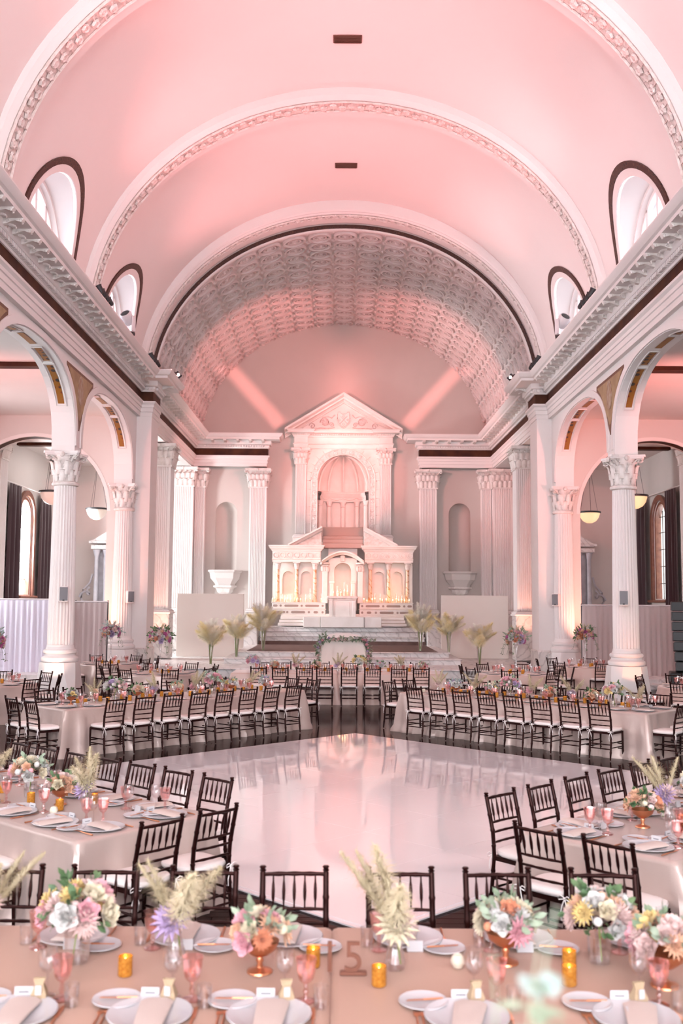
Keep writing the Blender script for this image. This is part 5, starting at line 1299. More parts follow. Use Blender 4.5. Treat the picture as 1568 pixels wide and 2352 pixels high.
def leafpatch(mb, M, L, W):
    vs = [(0, 0, 0), (-W * .8, L * .35, .04 * L), (0, L * .35, -.02 * L), (W * .8, L * .35, .04 * L), (-W * .7, L * .7, .05 * L), (0, L * .72, 0), (W * .7, L * .7, .05 * L), (0, L, -.04 * L)]
    mb.add(vs, [(0, 2, 1), (0, 3, 2), (1, 2, 5, 4), (2, 3, 6, 5), (4, 5, 7), (5, 6, 7)], M)
def foliage_mb(seed, R, n, L=.07, W=.02, up=.3, droop=0):
    r = random.Random(seed); mb = MB()
    for i in range(n):
        a = r.uniform(0, 2 * pi); e = r.uniform(-.25, 1.2)
        d = Vector((math.cos(a) * math.cos(e), math.sin(a) * math.cos(e), math.sin(e)))
        p0 = d * R * .45; p1 = d * R * r.uniform(.95, 1.3)
        mb.tube([p0, p1], .0025, 3)
        for k in range(3):
            q = p1 if k == 0 else p0.lerp(p1, .45 + .22 * k)
            mb_M = T(*q) @ d.to_track_quat('Y', 'Z').to_matrix().to_4x4() @ RY(r.uniform(0, 6)) @ RX(r.uniform(-.6, .9))
            leafpatch(mb, mb_M, L * r.uniform(.7, 1.2), W * r.uniform(.7, 1.2))
    return mb
def trail_mb(seed, n, Lt, r0):
    r = random.Random(seed); mb = MB()
    for i in range(n):
        a = r.uniform(0, 6.28); P = []
        for k in range(7):
            t = k / 6; P.append(Vector((math.cos(a) * r0 * (.5 + .9 * t), math.sin(a) * r0 * (.5 + .9 * t), .1 * r0 - Lt * t * t + .25 * r0 * math.sin(t * 3))) + Vector((r.uniform(-.02, .02), r.uniform(-.02, .02), 0)))
        mb.tube(P, .003, 3)
        for k in range(1, 7):
            for s in (-1, 1): leafpatch(mb, T(*P[k]) @ RZ(a + s * 1.2) @ RX(r.uniform(-.9, .3)), .055, .02)
    return mb
def plume_mb(seed, L=.32, W=.05, n=300, bend=.15, bl=.07, bw=1.0):
    r = random.Random(seed); mb = MB(); P = []
    for k in range(9): t = k / 8; P.append(Vector((bend * L * t * t, 0, L * t)))
    mb.tube(P, [.003 * (1 - k / 10) for k in range(9)], 3)
    def at(t): k = min(7, int(t * 8)); return P[k].lerp(P[k + 1], t * 8 - k)
    for i in range(n):
        t = r.uniform(.08, 1) ; a = r.uniform(0, 6.28); p = at(min(.999, t)); w = W * math.sin(pi * min(1, .12 + .85 * t)) ** .7
        l = bl * r.uniform(.7, 1.3); d = Vector((math.cos(a), math.sin(a), 0))
        p1 = p + d * w * r.uniform(.5, .9) + Vector((0, 0, l * .7)); p2 = p + d * w * r.uniform(1.0, 2.2) + Vector((0, 0, l * r.uniform(.3, 1.0))) + d * .01
        s = Vector((-math.sin(a), math.cos(a), 0)) * (.0018 + .001 * L) * bw
        mb.add([p - s, p + s, p1 + s, p1 - s, p2], [(0, 1, 2, 3), (3, 2, 4)])
    return mb
PLM = [plume_mb(i, W=.032, n=420, bl=.045, bw=.8).mesh('pampas_plume', PLUMT, 0) for i in range(3)]
PLB = [plume_mb(20 + i, L=.60, W=.13, n=620, bl=.14, bend=.24, bw=1.0).mesh('pampas_plume', [PLUME, PLUMW, PLUMG, PLUMW][i], 0) for i in range(4)]
FOL = [foliage_mb(i, .088, 20, .042, .014).mesh('leaves', [GREEN, GREEN2, DUSTY][i % 3], 60) for i in range(6)]
COMP = MB().lathe([(.001, 0), (.045, 0), (.043, .006), (.012, .016), (.009, .03), (.014, .04), (.01, .05), (.03, .058), (.058, .08), (.068, .105), (.065, .105), (.05, .08), (.001, .07)], 20).mesh('compote_bowl', COPPER, 50)
BUDV = MB().lathe([(.001, 0), (.032, 0), (.036, .02), (.024, .06), (.019, .085), (.026, .11), (.024, .11), (.017, .085), (.022, .06), (.033, .02), (.001, .006)], 16).mesh('bud_vase', GLASS, 50)
CUPV = MB().lathe([(.001, 0), (.04, 0), (.045, .03), (.048, .10), (.045, .10), (.04, .01), (.001, .01)], 16).mesh('glass_vase', GLASS, 50)
def heads(t, R, zc, n, cols, seed, size=(.032, .046), kinds=('rose', 'rose', 'bud', 'dahlia'), flat=.75, low=-.05, name=None):
    r = random.Random(seed); g = 2.39996
    for i in range(n):
        e = low + (1 - low) * (i + .5) / n; rr = math.sqrt(max(0, 1 - e * e)) if e > 0 else 1; a = i * g + r.uniform(-.2, .2)
        d = Vector((math.cos(a) * rr, math.sin(a) * rr, max(e, -.3))); k = r.choice(kinds); c = cols[i % len(cols)] if i < len(cols) * 2 else r.choice(cols)
        s = r.uniform(*size) * (1.25 if k == 'dahlia' else (.6 if k == 'bud' else 1.1)); v = r.randint(0, 1) if k == 'rose' else 0
        p = Vector((d.x * R, d.y * R, zc + d.z * R * flat)) * 1.0
        put(fmesh(k, c, v), c + '_' + {'rose': 'rose', 'bud': 'ranunculus', 'dahlia': 'dahlia'}[k], t, M=T(*p) @ d.to_track_quat('Z', 'Y').to_matrix().to_4x4() @ RZ(r.uniform(0, 6)) @ Matrix.Scale(s, 4))
def arrangement(kind, x, y, z, label, seed, group, cols=None, sc_=1.0, n=None):
    r = random.Random(seed)
    t = thing({'compote': 'flower_compote', 'bud': 'bud_vase_flowers', 'glass': 'glass_vase_flowers'}[kind], label, 'flowers', (x, y, z + .001), r.uniform(0, 6), group); t.scale = (sc_,) * 3
    if kind == 'compote':
        put(COMP, 'compote_bowl', t, label='rose copper footed bowl')
        put(FOL[seed % 6], 'leaves', t, loc=(0, 0, .125), kind='stuff')
        heads(t, .082, .125, n or 16, cols or ['blush', 'peach', 'pink', 'cream'], seed)
    elif kind == 'glass':
        put(CUPV, 'glass_vase', t); put(FOL[(seed + 1) % 6], 'leaves', t, loc=(0, 0, .17), kind='stuff', scale=1.15)
        st_ = cached('stems', lambda: MB().tube([(.02, 0, .01), (.0, 0, .14)], .003, 4).tube([(-.02, .01, .01), (.01, 0, .14)], .003, 4).tube([(0, -.02, .01), (-.01, 0, .14)], .003, 4).mesh('stems', STEM)); put(st_, 'stems', t)
        heads(t, .11, .165, n or 22, cols or ['white', 'pink', 'yellow', 'cream', 'magenta'], seed, (.035, .052))
    else:
        put(BUDV, 'bud_vase', t)
        put(cached('stems', lambda: MB().tube([(.02, 0, .01), (.0, 0, .14)], .003, 4).mesh('stems', STEM)), 'stems', t)
        for i in range(4):
            put(PLM[[1, 0, 1, 2][i]], 'pampas_plume', t, M=T(0, 0, .10) @ RZ(r.uniform(0, 6.28)) @ RY(.28 + .12 * i) @ Matrix.Scale(r.uniform(.62, .95), 4))
        c = (cols or ['blush'])[0]; rz = r.uniform(-.5, .5)
        for k in range(2):
            d = Vector((-.4 + .8 * k + rz, -.9, .75)).normalized(); d.rotate(Matrix.Rotation(-t.rotation_euler.z, 3, 'Z'))
            put(fmesh('dahlia', c if k == 0 else (cols or ['cream', 'cream'])[-1]), 'dahlia', t, M=T(d.x * .035, d.y * .035, .135 + .02 * k) @ d.to_track_quat('Z', 'Y').to_matrix().to_4x4() @ Matrix.Scale(.074 - .018 * k, 4))
    return t
TALLV = MB().lathe([(.001, 0), (.07, 0), (.075, .02), (.08, .05), (.05, .09), (.022, .16), (.02, .45), (.03, .62), (.055, .72), (.052, .72), (.027, .62), (.017, .45), (.018, .16), (.045, .09), (.07, .05), (.001, .02)], 20).mesh('trumpet_vase', GLASS, 50)
def tall_flowers(x, y, z, label, seed, h=.72, R=.26):
    t = thing('tall_flower_vase', label, 'flowers', (x, y, z + .001), 0, 'tall centrepieces')
    put(TALLV, 'trumpet_vase', t, scale=(1, 1, h / .72))
    put(foliage_mb(seed, R * 1.0, 44, .08, .024).mesh('leaves', [GREEN2, DUSTY, GREEN][seed % 3], 60), 'leaves', t, loc=(0, 0, h + R * .45), kind='stuff')
    put(trail_mb(seed, 6, .35, R).mesh('trailing_vine', GREEN2, 60), 'trailing_vine', t, loc=(0, 0, h + R * .3), kind='stuff')
    heads(t, R * .86, h + R * .42, 56, ['blush', 'pink', 'lavender', 'white', 'peach', 'magenta', 'blush', 'coral'], seed, (.045, .066), flat=.95, low=-.35)
    for i in range(3): put(PLM[i], 'pampas_plume', t, M=T(0, 0, h + R * .9) @ RZ(i * 2 + seed) @ RY(.35) @ Matrix.Scale(.75, 4))
FLV = MB().lathe([(.001, 0), (.055, 0), (.056, .02), (.05, .05), (.085, .45), (.115, .78), (.112, .78), (.08, .45), (.044, .05), (.001, .03)], 20).mesh('floor_vase', GLASS, 50)
def floor_pampas(x, y, z, label, seed, sc_=1):
    r = random.Random(seed); t = thing('pampas_floor_vase', label, 'flowers', (x, y, z + .001), r.uniform(0, 6), 'pampas floor vases'); t.scale = (sc_,) * 3
    put(FLV, 'floor_vase', t)
    sb = MB()
    for i in range(14):
        a = r.uniform(0, 6.28); sb.tube([(.03 * math.cos(a), .03 * math.sin(a), .03), (.05 * math.cos(a + .5), .05 * math.sin(a + .5), .45), (.09 * math.cos(a + .7), .09 * math.sin(a + .7), .86)], .008, 4)
    sb.build('stems', STEM, t, kind='stuff')
    for i in range(24):
        put(PLB[(i % 2) * 2 + (1 if i < 9 else 0) - (1 if i < 9 and False else 0)], 'pampas_plume', t, M=T(0, 0, .62 + .13 * (i % 3)) @ RZ(i * 2.4 + r.uniform(-.3, .3)) @ RY(.05 + .037 * i) @ Matrix.Scale(r.uniform(.85, 1.2), 4))

# ================================================================ TABLES
def banquet(frame, L, Wd, label, cname, seed, sat=SATIN, splits=1, H=.76):
    """frame: matrix, origin near corner, x along, y across; returns frame of the top"""
    M = frame
    for k in range(splits):
        l = L / splits; x0 = l * k
        C_ = M @ T(x0 + l / 2, Wd / 2, 0)
        lb = label if splits == 1 else f'{label}, {ORD[k]} section'
        t = put(None, 'banquet_table', None, M=C_, label=lb, cat='table', group='banquet tables')
        MB().box((0, 0, H - .035), (l - .06, Wd - .06, .03), ch=.004).build('tabletop', COPPD, t, smooth=0)
        for a in (-1, 1):
            for b in (-1, 1): MB().tube([(a * (l / 2 - .25), b * (Wd / 2 - .15), .03), (a * (l / 2 - .25), b * (Wd / 2 - .15), H - .05)], .018, 6).build('leg', BLK, t)
        put(cloth_mb(l / 2 - .005, Wd / 2, H, seed=seed + k, fold=.038, nf=8, flare=.03).mesh('tablecloth', sat, 50), 'tablecloth', None, M=C_ @ T(0, 0, .003), label=cname if splits == 1 else f'{cname}, {ORD[k]} section from the left', cat='tablecloth', group='champagne satin tablecloths')
def cs2(u): return Matrix(((u[0], -u[1], 0, 0), (u[1], u[0], 0, 0), (0, 0, 1, 0), (0, 0, 0, 1)))
# ================================================================ THE TABLES LAID OUT
ZT = .765
def frame(A, u, left=True):
    """corner A, unit vector u along the table, across = u turned left (True) or right"""
    ux, uy = u; n = math.hypot(ux, uy); ux, uy = ux / n, uy / n
    v = (-uy, ux) if left else (uy, -ux)
    return Matrix(((ux, v[0], 0, A[0]), (uy, v[1], 0, A[1]), (0, 0, 1, 0), (0, 0, 0, 1)))
def fr_rect(A, u, L, W, left):
    """right-handed frame covering the same rectangle"""
    F = frame(A, u, left)
    if left: return F
    o = F @ Vector((L, 0, 0)); ux = (-F[0][0], -F[1][0]); return frame((o.x, o.y), ux, True)
def seat_frame(F, s, t, facing):
    """diner's frame on the table: plate centre at (s, t); facing = direction (in F) pointing away from the diner"""
    p = F @ Vector((s, t, ZT)); d = F.to_3x3() @ Vector((facing[0], facing[1], 0)); d.normalize()
    x = Vector((d.y, -d.x, 0)); return Matrix(((x.x, d.x, 0, p.x), (x.y, d.y, 0, p.y), (0, 0, 1, p.z), (0, 0, 0, 1)))
def put_chair(F, s, t, facing, label, group, near=True):
    p = F @ Vector((s, t, 0)); d = F.to_3x3() @ Vector((facing[0], facing[1], 0)); d.normalize(); chair(p.x, p.y, (d.x, d.y), label, group, near)
PAL = [['blush', 'peach', 'cream'], ['white', 'pink', 'yellow', 'cream', 'white'], ['peach', 'coral', 'cream', 'blush'], ['white', 'blush', 'lavender', 'white', 'pink']]
PALN = ['blush and peach', 'white, pink and yellow', 'peach and coral', 'white, blush and lavender']
def decorate(F, L, W, tname, end, seed, n=None, s0=.35, amber=2):
    r = random.Random(seed); n = n or int((L - .5) / .42); seq = ['bud', 'compote', 'bud', 'glass', 'compote']; cnt = {'bud': 0, 'compote': 0, 'glass': 0}
    nm = {'bud': 'glass bud vase of pampas and dahlia', 'compote': 'small copper bowl of {} flowers', 'glass': 'large arrangement of {} flowers'}
    for i in range(n):
        k = seq[(i + seed) % 5]; s = s0 + (L - 2 * s0) * i / max(1, n - 1); pi_ = (i + seed) % 4; p = F @ Vector((s, W / 2 + r.uniform(-.04, .04), ZT))
        pal = PAL[pi_] if k != 'glass' else PAL[1 if i % 2 else 3]; pn = PALN[PAL.index(pal)]
        nm_ = nm[k].format(pn)
        arrangement(k, p.x, p.y, ZT, f'{nm_}, {ORD[i]} from {end}, {tname}', seed * 7 + i, 'table centrepieces', pal if k != 'bud' else ([['blush', 'cream'], ['lavender', 'blush'], ['cream', 'peach'], ['pink', 'cream']][pi_]), 1.2 if k != 'glass' else 1.4)
        if i < n - 1:
            for q in range(amber):
                pp = F @ Vector((s + .21, W / 2 + (-.12 if q else .13) + r.uniform(-.03, .03), ZT)); votive(pp.x, pp.y, ZT, f'amber votive, {ORD[i]} gap from {end}, {["far", "near"][q]} row, {tname}')
        if i % 3 == 1:
            pp = F @ Vector((s + .17, W / 2 + .26 * (1 if i % 2 else -1), ZT)); votive(pp.x, pp.y, ZT, f'round ivory votive beside the {ORD[i]} flowers, {tname}', 'ball')

# --- 1. front table (across the bottom of the picture), in two sections with a seam
FX0, FX1, SEAM = -2.55, 2.5, -.105
for x0, x1, k in ((FX0, SEAM + .006, 0), (SEAM - .006, FX1, 1)):
    Ff = frame((x0, 4.12), (1, 0)); banquet(Ff, x1 - x0, 1.42, f'{["left", "right"][k]} half of the long front table under its cloth', f'champagne cloth over the {["left", "right"][k]} half of the front table', 30 + k, mat('champagne_cloth', (0.43, 0.26, 0.195), 0.5, sheen=.1, bump=.04, bscale=120))
FXS = [-2.0, -1.44, -.86, -.33, .29, .86, 1.48]
for i, x in enumerate(FXS):
    chair(x, 6.03, (0, -1), f'dark chiavari chair, {ORD[i]} from the left behind the front table', 'chairs behind the front table')
FT = frame((0, 4.12), (1, 0))
for i, x in enumerate(FXS):
    if i == 0: continue
    setting(seat_frame(FT, x, 1.42 - .21, (0, -1)), f'{ORD[i - 1]} from left, far side of front table', 2, items={'plate', 'napkin', 'bread', 'goblet', 'card', 'fork', 'knife', 'tumbler'} if i != 3 else {'plate', 'napkin', 'bread', 'knife'})
for i, x in enumerate((-1.43, -.86, -.36, .47, 1.18)):
    setting(seat_frame(FT, x, .23, (0, 1)), f'{ORD[i]} from left, near side of front table', 2)
def zt(px): pass
cfl = [('bud', -1.86, 5.25, ['cream', 'blush'], 'pampas and dahlia bud vase at the left edge of the front table', 1.25),
       ('glass', -1.33, 4.98, ['white', 'blush', 'yellow', 'pink', 'cream', 'blush'], 'full white, pink and yellow flowers at left of the front table', 1.35),
       ('bud', -.86, 5.0, ['lavender', 'blush'], 'upright pampas plumes with lilac dahlia, left half of the front table', 1.45),
       ('compote', -.44, 4.86, ['pink', 'peach', 'cream', 'coral'], 'copper footed bowl with pink roses left of the table number', 1.35),
       ('bud', .20, 4.92, ['cream', 'blush'], 'golden pampas and pale dahlia right of the table number', 1.5),
       ('compote', .74, 5.0, ['cream', 'pink', 'white', 'coral'], 'bowl of cream ranunculus and pink rose, right half of the front table', 1.4),
       ('glass', 1.20, 5.02, ['white', 'cream', 'blush', 'peach', 'yellow', 'white'], 'white dahlias and fern in the right cluster of the front table', 1.25),
       ('compote', 1.42, 4.72, ['pink', 'peach', 'yellow', 'blush', 'coral'], 'copper footed bowl of pink and peach flowers, right end of front table', 1.45),
       ('compote', 1.86, 5.02, ['coral', 'peach', 'blush'], 'peach and coral flowers at the right edge of the front table', 1.25)]
for i, (k, x, y, cols, lab, s_) in enumerate(cfl): arrangement(k, x, y, ZT, lab, 60 + i * 3, 'front table centrepieces', cols, s_)
for i, (x, y, lab) in enumerate(((-1.06, 4.80, 'amber votive right of the left flower cluster, front table'), (-.19, 4.93, 'amber votive behind the table number, front table'), (.115, 4.70, 'amber votive just right of the table number, front table'), (.985, 4.72, 'amber votive left of the right copper bowl, front table'), (1.03, 4.92, 'amber votive under the white dahlias, front table'), (1.62, 4.90, 'amber votive by the right end flowers, front table'))):
    votive(x, y, ZT, lab)
votive(.50, 4.93, ZT, 'round ivory votive in the right half of the front table', 'ball')
# table number
tn = thing('table_number', 'copper table number 15 on a small bar in the middle of the front table', 'sign', (.0, 4.83, ZT + .001))
MB().box((0, 0, .008), (.125, .035, .016), ch=.003).build('base_bar', mat('dark_copper_numeral', (0.17, 0.06, 0.035), 0.5), tn, smooth=0)
cu = bpy.data.curves.new('numerals', 'FONT'); cu.body = '15'; cu.size = .20; cu.extrude = .006; cu.align_x = 'CENTER'; cu.materials.append(mat('dark_copper_numeral', (0.17, 0.06, 0.035), 0.5)); cu.space_character = 1.1
co = bpy.data.objects.new('tmp', cu); COL.objects.link(co); bpy.context.view_layer.update()
nm_ = bpy.data.meshes.new_from_object(co.evaluated_get(bpy.context.evaluated_depsgraph_get())); bpy.data.objects.remove(co); bpy.data.curves.remove(cu)
o = put(nm_, 'numerals', tn, loc=(-.055, 0, .014), rot=(pi / 2, 0, 0))

# --- 2. left front table, set cornerwise
LFu = (-.755, .656); LFL = 4.9
LF = fr_rect((-1.96, 7.38), LFu, LFL, 1.32, False)     # frame runs from the hidden far end to the near end
banquet(LF, LFL, 1.32, 'long left front table set cornerwise', 'champagne satin cloth of the left front table', 40)
NLF = frame((-1.96, 7.38), LFu, False)                  # u away from the near end, v towards the dance floor
def nf(F, s, t): p = F @ Vector((s, t, 0)); return (p.x, p.y)
for i in range(7): put_chair(NLF, .52 + i * .54, 1.32 + .50, (0, -1), f'dark chiavari chair, {ORD[i]} from the right on the floor side, left front table', 'floor-side chairs, left front table')
for i, t in enumerate((.36, .90)): put_chair(NLF, -.51, t, (1, 0), f'dark chiavari chair at the {["left", "right"][i]} of the near end, left front table', 'end chairs, left front table')
for i, s in enumerate((.75, 1.35)): put_chair(NLF, s + .2, -.47, (0, 1), f'dark chiavari chair, {ORD[i]} from the corner at the outer side, left front table', 'outer chairs, left front table')
def lay(F, L, W, tname, ss_far, ss_near, ends, lvl, fromend, fd=True):
    for i, s in enumerate(ss_far): setting(seat_frame(F, s, W - .22, (0, -1)), f'{ORD[i]} from {fromend}, floor side of {tname}' if fd else f'{ORD[i]} from {fromend}, far side of {tname}', lvl)
    for i, s in enumerate(ss_near): setting(seat_frame(F, s, .22, (0, 1)), f'{ORD[i]} from {fromend}, outer side of {tname}' if fd else f'{ORD[i]} from {fromend}, near side of {tname}', lvl)
    for i, t in enumerate(ends): setting(seat_frame(F, .22, t, (1, 0)), f'{ORD[i]} at the near end of {tname}', lvl)
lay(NLF, LFL, 1.32, 'left front table', [.52 + i * .54 for i in range(7)], [.62 + i * .58 for i in range(6)], (.36, .98), 1, 'right')
for (s, t, k, cols, lab, sc_) in ((.85, .68, 'bud', ['lavender', 'cream'], 'lilac dahlia with pampas in a bud vase, near end of the left front table', 1.35), (1.22, .66, 'compote', ['blush', 'peach', 'cream'], 'small bowl of blush roses, second from the near end, left front table', 1.2), (1.72, .68, 'glass', ['white', 'yellow', 'pink', 'cream', 'peach', 'white'], 'large white, yellow and pink flowers on the left front table', 1.25), (2.3, .66, 'bud', ['cream', 'peach'], 'cream dahlias with pampas, fourth from the near end, left front table', 1.35), (2.8, .66, 'compote', ['blush', 'coral', 'cream'], 'copper bowl of coral flowers at the left edge, left front table', 1.1)):
    p = NLF @ Vector((s, t, 0)); arrangement(k, p.x, p.y, ZT, lab, int(s * 50), 'left front table centrepieces', cols, sc_)
for i, (s, t) in enumerate(((1.02, .52), (1.02, .86), (1.45, .52), (1.5, .88), (2.05, .6), (2.55, .8))):
    p = NLF @ Vector((s, t, 0)); votive(p.x, p.y, ZT, f'amber votive, {ORD[i]} from the near end of the left front table')
p = NLF @ Vector((.92, .40, 0)); votive(p.x, p.y, ZT, 'round ivory votive near the end of the left front table', 'ball')

# --- 3. right front table
RFu = (.70, .714); RFL = 4.9
NRF = frame((1.30, 7.80), (.714, .70), True)
# dance-floor side lies to the left of u; near corner nearest the camera is at the right
A0 = NRF @ Vector((0, 0, 0))
F3 = frame((2.22, 6.91), (.714, .70), True); banquet(F3, RFL, 1.28, 'long right front table set cornerwise', 'champagne satin cloth of the right front table', 50)
for i in range(6): put_chair(F3, .41 + i * .575, 1.28 + .50, (0, -1), f'dark chiavari chair, {ORD[i]} from the left on the floor side, right front table', 'floor-side chairs, right front table')
for i, t in enumerate((.82, .26)): put_chair(F3, -.46, t, (1, 0), f'dark chiavari chair at the {["left", "right"][i]} of the near end, right front table', 'end chairs, right front table')
put_chair(F3, .9, -.47, (0, 1), 'dark chiavari chair at the right picture edge, right front table', 'outer chairs, right front table')
lay(F3, RFL, 1.28, 'right front table', [.50 + i * .60 for i in range(7)], [.66 + i * .6 for i in range(6)], (.92, .34), 1, 'left')
for (s, t, k, cols, lab, sc_) in ((.80, .70, 'compote', ['peach', 'coral', 'blush', 'cream'], 'copper bowl of peach and coral flowers, near end of the right front table', 1.3), (1.22, .72, 'bud', ['lavender', 'blush'], 'tall pampas with lilac dahlia, right front table', 1.4), (1.62, .60, 'glass', ['white', 'cream', 'peach', 'white'], 'large white flowers at the right edge, right front table', 1.35), (2.2, .64, 'bud', ['cream', 'peach'], 'cream dahlia and pampas behind the white flowers, right front table', 1.2), (2.85, .64, 'compote', ['peach', 'blush', 'cream'], 'blush and cream bowl far along the right front table', 1.2), (3.5, .64, 'glass', ['white', 'pink', 'cream'], 'white and pink flowers at the far end, right front table', 1.1)):
    p = F3 @ Vector((s, t, 0)); arrangement(k, p.x, p.y, ZT, lab, int(s * 50) + 3, 'right front table centrepieces', cols, sc_)
for i, (s, t) in enumerate(((1.05, .50), (1.35, .48), (1.9, .6), (2.6, .7))):
    p = F3 @ Vector((s, t, 0)); votive(p.x, p.y, ZT, f'amber votive, {ORD[i]} from the near end of the right front table')
p = F3 @ Vector((.86, .34, 0)); votive(p.x, p.y, ZT, 'round ivory votive near the end of the right front table', 'ball')

# --- 4, 5. rear tables along the far edges of the dance floor
def rear(name, A, u, L, W, sidesign, seed, fc, fs, endc):
    F = frame(A, u, sidesign < 0)        # v away from the dance floor
    R = fr_rect(A, u, L, W, sidesign < 0)
    S = SIDE[sidesign]; tn_ = f'{S} rear table'
    banquet(R, L, W, f'long {S} rear table along the far edge of the dance floor', f'champagne satin cloth of the {S} rear table', seed)
    e = 'left' if sidesign < 0 else 'right'
    for i, s in enumerate(fs): put_chair(F, s, -fc - .09, (0, 1), f'dark chiavari chair, {ORD[i]} from the {e} on the floor side, {tn_}', f'floor-side chairs, {tn_}')
    for i, s in enumerate(fs): put_chair(F, s, W + .50, (0, -1), f'dark chiavari chair, {ORD[i]} from the {e} on the far side, {tn_}', f'far-side chairs, {tn_}')
    for i, t in enumerate((.25, .85)): put_chair(F, -endc - .08, t, (1, 0), f'dark chiavari chair, {["nearer", "farther"][i]} at the outer end, {tn_}', f'end chairs, {tn_}')
    for i, t in enumerate((.30, .92)): put_chair(F, L + .52, t, (-1, 0), f'dark chiavari chair, {["nearer", "farther"][i]} at the inner end, {tn_}', f'end chairs, {tn_}')
    for i, s in enumerate(fs):
        setting(seat_frame(F, s, .21, (0, 1)), f'{ORD[i]} from {e}, floor side of {tn_}', 1, {'plate', 'napkin', 'goblet', 'wine', 'card'})
        setting(seat_frame(F, s, W - .21, (0, -1)), f'{ORD[i]} from {e}, far side of {tn_}', 0)
    for i, t in enumerate((.32, .92)): setting(seat_frame(F, .22, t, (1, 0)), f'{ORD[i]} seat, outer end of {tn_}', 1, {'plate', 'napkin', 'goblet', 'wine', 'card'})
    decorate(F, L, W, tn_, e, seed, s0=.5)
rear('L', (-4.44, 16.05), (.688, .725), 5.36, 1.3, -1, 61, .36, [.66 + i * .566 for i in range(8)], .40)
rear('R', (4.82, 16.07), (-.725, .688), 5.17, 1.25, 1, 62, .36, [.62 + i * .545 for i in range(8)], .40)

# --- 6. centre rear table
CF = frame((-2.76, 24.6), (1, 0))
CT = mat('dusty_pink_satin', (0.52, 0.36, 0.31), 0.4, sheen=.3)
for k, (x0, l) in enumerate(((0, 2.62), (2.63, 2.62))): banquet(frame((-2.76 + x0, 24.6), (1, 0)), l, 1.2, f'{["left", "right"][k]} half of the centre rear table', f'dusty pink satin cloth, {["left", "right"][k]} half of the centre rear table', 70 + k, CT)
cxs = [-2.03, -1.51, -.93, -.45, .14, .70, 1.34, 1.87]
for i, x in enumerate(cxs): chair(x, 24.10, (0, 1), f'dark chiavari chair, {ORD[i]} from the left before the centre rear table', 'near-side chairs, centre rear table')
for i, x in enumerate([-2.0, -1.55, -1.05, -.55, .2, .75, 1.4, 1.95]): chair(x, 26.30, (0, -1), f'dark chiavari chair, {ORD[i]} from the left beyond the centre rear table', 'far-side chairs, centre rear table', False)
for i, x in enumerate(cxs):
    setting(seat_frame(CF, x + 2.76, .2, (0, 1)), f'{ORD[i]} from left, near side of centre rear table', 0); setting(seat_frame(CF, x + 2.76, 1.0, (0, -1)), f'{ORD[i]} from left, far side of centre rear table', 0)
decorate(CF, 5.25, 1.2, 'centre rear table', 'left', 73, 9, s0=.5, amber=1)

# --- 7. round tables beyond
def round_table(x, y, R, tname, seed, a0, nseat, tall_label=None, cseat=None):
    t = thing('round_table', f'round table {tname}', 'table', (x, y, 0), 0, 'round tables')
    MB().lathe([(.001, .70), (R - .04, .70), (R - .03, .735), (.001, .735)], 32).build('tabletop', COPPD, t); MB().lathe([(.25, .03), (.25, .06), (.05, .10), (.05, .70)], 16).build('pedestal', BLK, t)
    put(cloth_mb(0, 0, .76, fold=.045, nf=4, seed=seed, round_=True, R=R).mesh('tablecloth', CT if x > 0 else SATIN, 50), 'tablecloth', None, loc=(x, y, .003), label=f'champagne cloth over the round table {tname}', cat='tablecloth', group='round tablecloths')
    for i in range(nseat):
        a = a0 + 2 * pi * i / nseat; d = (math.cos(a), math.sin(a))
        chair(x + d[0] * (R + .48), y + d[1] * (R + .48), (-d[0], -d[1]), f'dark chiavari chair, {ORD[i]} counter-clockwise around the round table {tname}', f'chairs, round table {tname}', y < 23)
        M = T(x + d[0] * (R - .22), y + d[1] * (R - .22), ZT) @ RZ(a + pi / 2); setting(M, f'{ORD[i]} place, round table {tname}', 0)
    for i in range(4):
        a = a0 + i * 1.6; votive(x + .22 * math.cos(a), y + .22 * math.sin(a), ZT, f'amber votive, {ORD[i]} round the vase, round table {tname}')
    if tall_label: tall_flowers(x, y, ZT, tall_label, seed)
round_table(-4.45, 24.4, .92, 'behind the left rear table', 81, .35, 8, 'tall glass vase of blush and lavender flowers behind the left rear table')
round_table(-6.45, 27.9, .85, 'beside the tall left column', 82, .31, 7, 'tall glass vase of mixed flowers right of the tall left column')
round_table(4.30, 25.0, .92, 'behind the right rear table', 83, .5, 8, 'tall glass vase of lavender and rose flowers behind the right rear table')
round_table(6.75, 28.0, .85, 'left of the tall right column', 84, .33, 7, 'tall glass vase of bright flowers left of the tall right column')
round_table(-7.35, 21.0, .92, 'at the left picture edge', 85, .15, 8, 'tall glass vase with trailing greenery at the left picture edge')
round_table(7.6, 21.3, .92, 'at the right picture edge', 86, .9, 8, None)

# --- pampas in floor vases on the steps
for i, (x, y, z, s_) in enumerate(((-4.59, 35.0, .285, 1.0), (-3.85, 36.5, .47, 1.0), (-2.96, 37.5, .655, 1.12), (2.94, 37.9, .655, 1.1), (3.93, 37.1, .655, .98), (4.88, 35.8, .285, 1.0))):
    sd = 'left' if x < 0 else 'right'; floor_pampas(x, y, z, f'clear floor vase of cream pampas on the {sd} of the altar steps, {["outermost", "middle", "innermost", "innermost", "middle", "outermost"][i]} of three', 90 + i, s_)
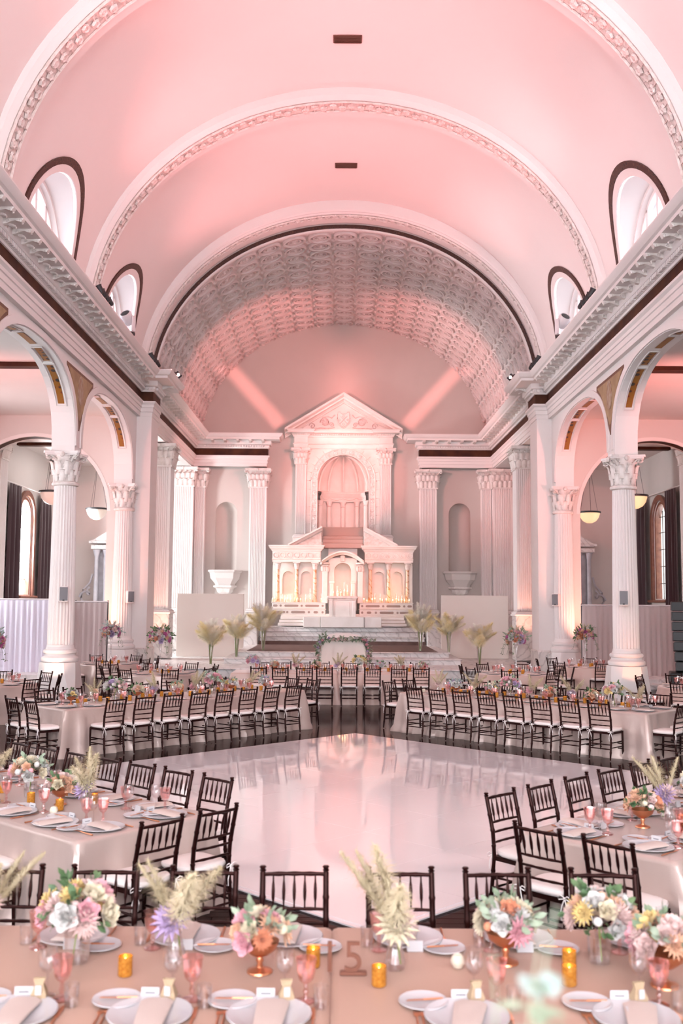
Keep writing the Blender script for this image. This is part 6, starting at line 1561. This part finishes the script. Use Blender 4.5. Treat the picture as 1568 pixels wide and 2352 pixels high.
# --- garland on the small ivory table
ga = thing('flower_garland', 'green eucalyptus garland with pink and white flowers along the small ivory table', 'garland', (.02, 33.68, 1.225))
gm = MB(); r = random.Random(9); gp = [(-.80, .0, -.75), (-.86, .02, -.45), (-.80, .02, -.15), (-.70, .0, .02), (-.35, -.02, .04), (0, -.02, .03), (.35, -.02, .04), (.70, 0, .02), (.80, .02, -.15), (.86, .02, -.45), (.80, 0, -.75)]
for a, b in zip(gp, gp[1:]):
    for k in range(55):
        q = Vector(a).lerp(Vector(b), k / 26) + Vector((r.uniform(-.05, .05), r.uniform(-.07, .02), r.uniform(-.04, .05)))
        leafpatch(gm, T(*q) @ RZ(r.uniform(0, 6)) @ RX(r.uniform(-1, 1)), .13, .045)
gm.build('eucalyptus_leaves', GREEN, ga, smooth=60, kind='stuff'); MB().tube(gp, .012, 5).build('vine', GREEN2, ga)
for i in range(26):
    t_ = i / 25 * 9.999; k = int(t_); q = Vector(gp[k]).lerp(Vector(gp[k + 1]), t_ - k) + Vector((r.uniform(-.04, .04), -.12, r.uniform(-.02, .05)))
    c = r.choice(['pink', 'white', 'pink', 'blush', 'lavender']); put(fmesh('rose', c, i % 2), c + '_rose', ga, M=T(*q) @ RX(pi / 2 - .5) @ RZ(i) @ Matrix.Scale(r.uniform(.045, .065), 4))
# --- tall foliage close to the lens, growing from the front table's own tall vase
fgx, fgy = .13, 1.22
fg = thing('foreground_greenery', 'blurred pale eucalyptus spray in a tall vase close to the camera, right of centre', 'flowers', (fgx, fgy + .05, 1.18))
put(TALLV, 'trumpet_vase', fg, scale=(.8, .8, .75))
r = random.Random(77); gm = MB(); g2 = MB()
for i in range(11):
    a = r.uniform(0, 6.28); e = Vector((math.cos(a) * .06 + .01, math.sin(a) * .05, .76 + r.uniform(.0, .19)))
    P = [Vector((0, 0, .5)), Vector((e.x * .4, e.y * .4, .5 + (e.z - .5) * .5)), e]; (gm if i % 2 else g2).tube(P, .0012, 4)
    for k in range(5):
        q = P[1].lerp(P[2], k / 6)
        leafpatch(gm if i % 2 else g2, T(*q) @ RZ(r.uniform(0, 6)) @ RX(r.uniform(-.7, .9)), .045, .019)
gm.build('eucalyptus_leaves', DUSTY, fg, smooth=60, kind='stuff'); g2.build('pale_leaves', mat('pale_green_leaf', (.40, .47, .34), .6), fg, smooth=60, kind='stuff')
put(fmesh('bud', 'lavender'), 'lavender_ranunculus', fg, M=T(-.05, -.03, .80) @ Matrix.Scale(.010, 4))
sd_ = thing('side_service_table', 'draped service table just below the view carrying the tall vase', 'table', (.30, 1.3, .39))
MB().box((0, 0, .755), (.8, .6, .05), ch=.01).build('tabletop', SATW, sd_, smooth=0)
for a in (-1, 1):
    for b in (-1, 1): MB().tube([(a * .35, b * .25, -.36), (a * .35, b * .25, .74)], .02, 6).build('leg', BLK, sd_)
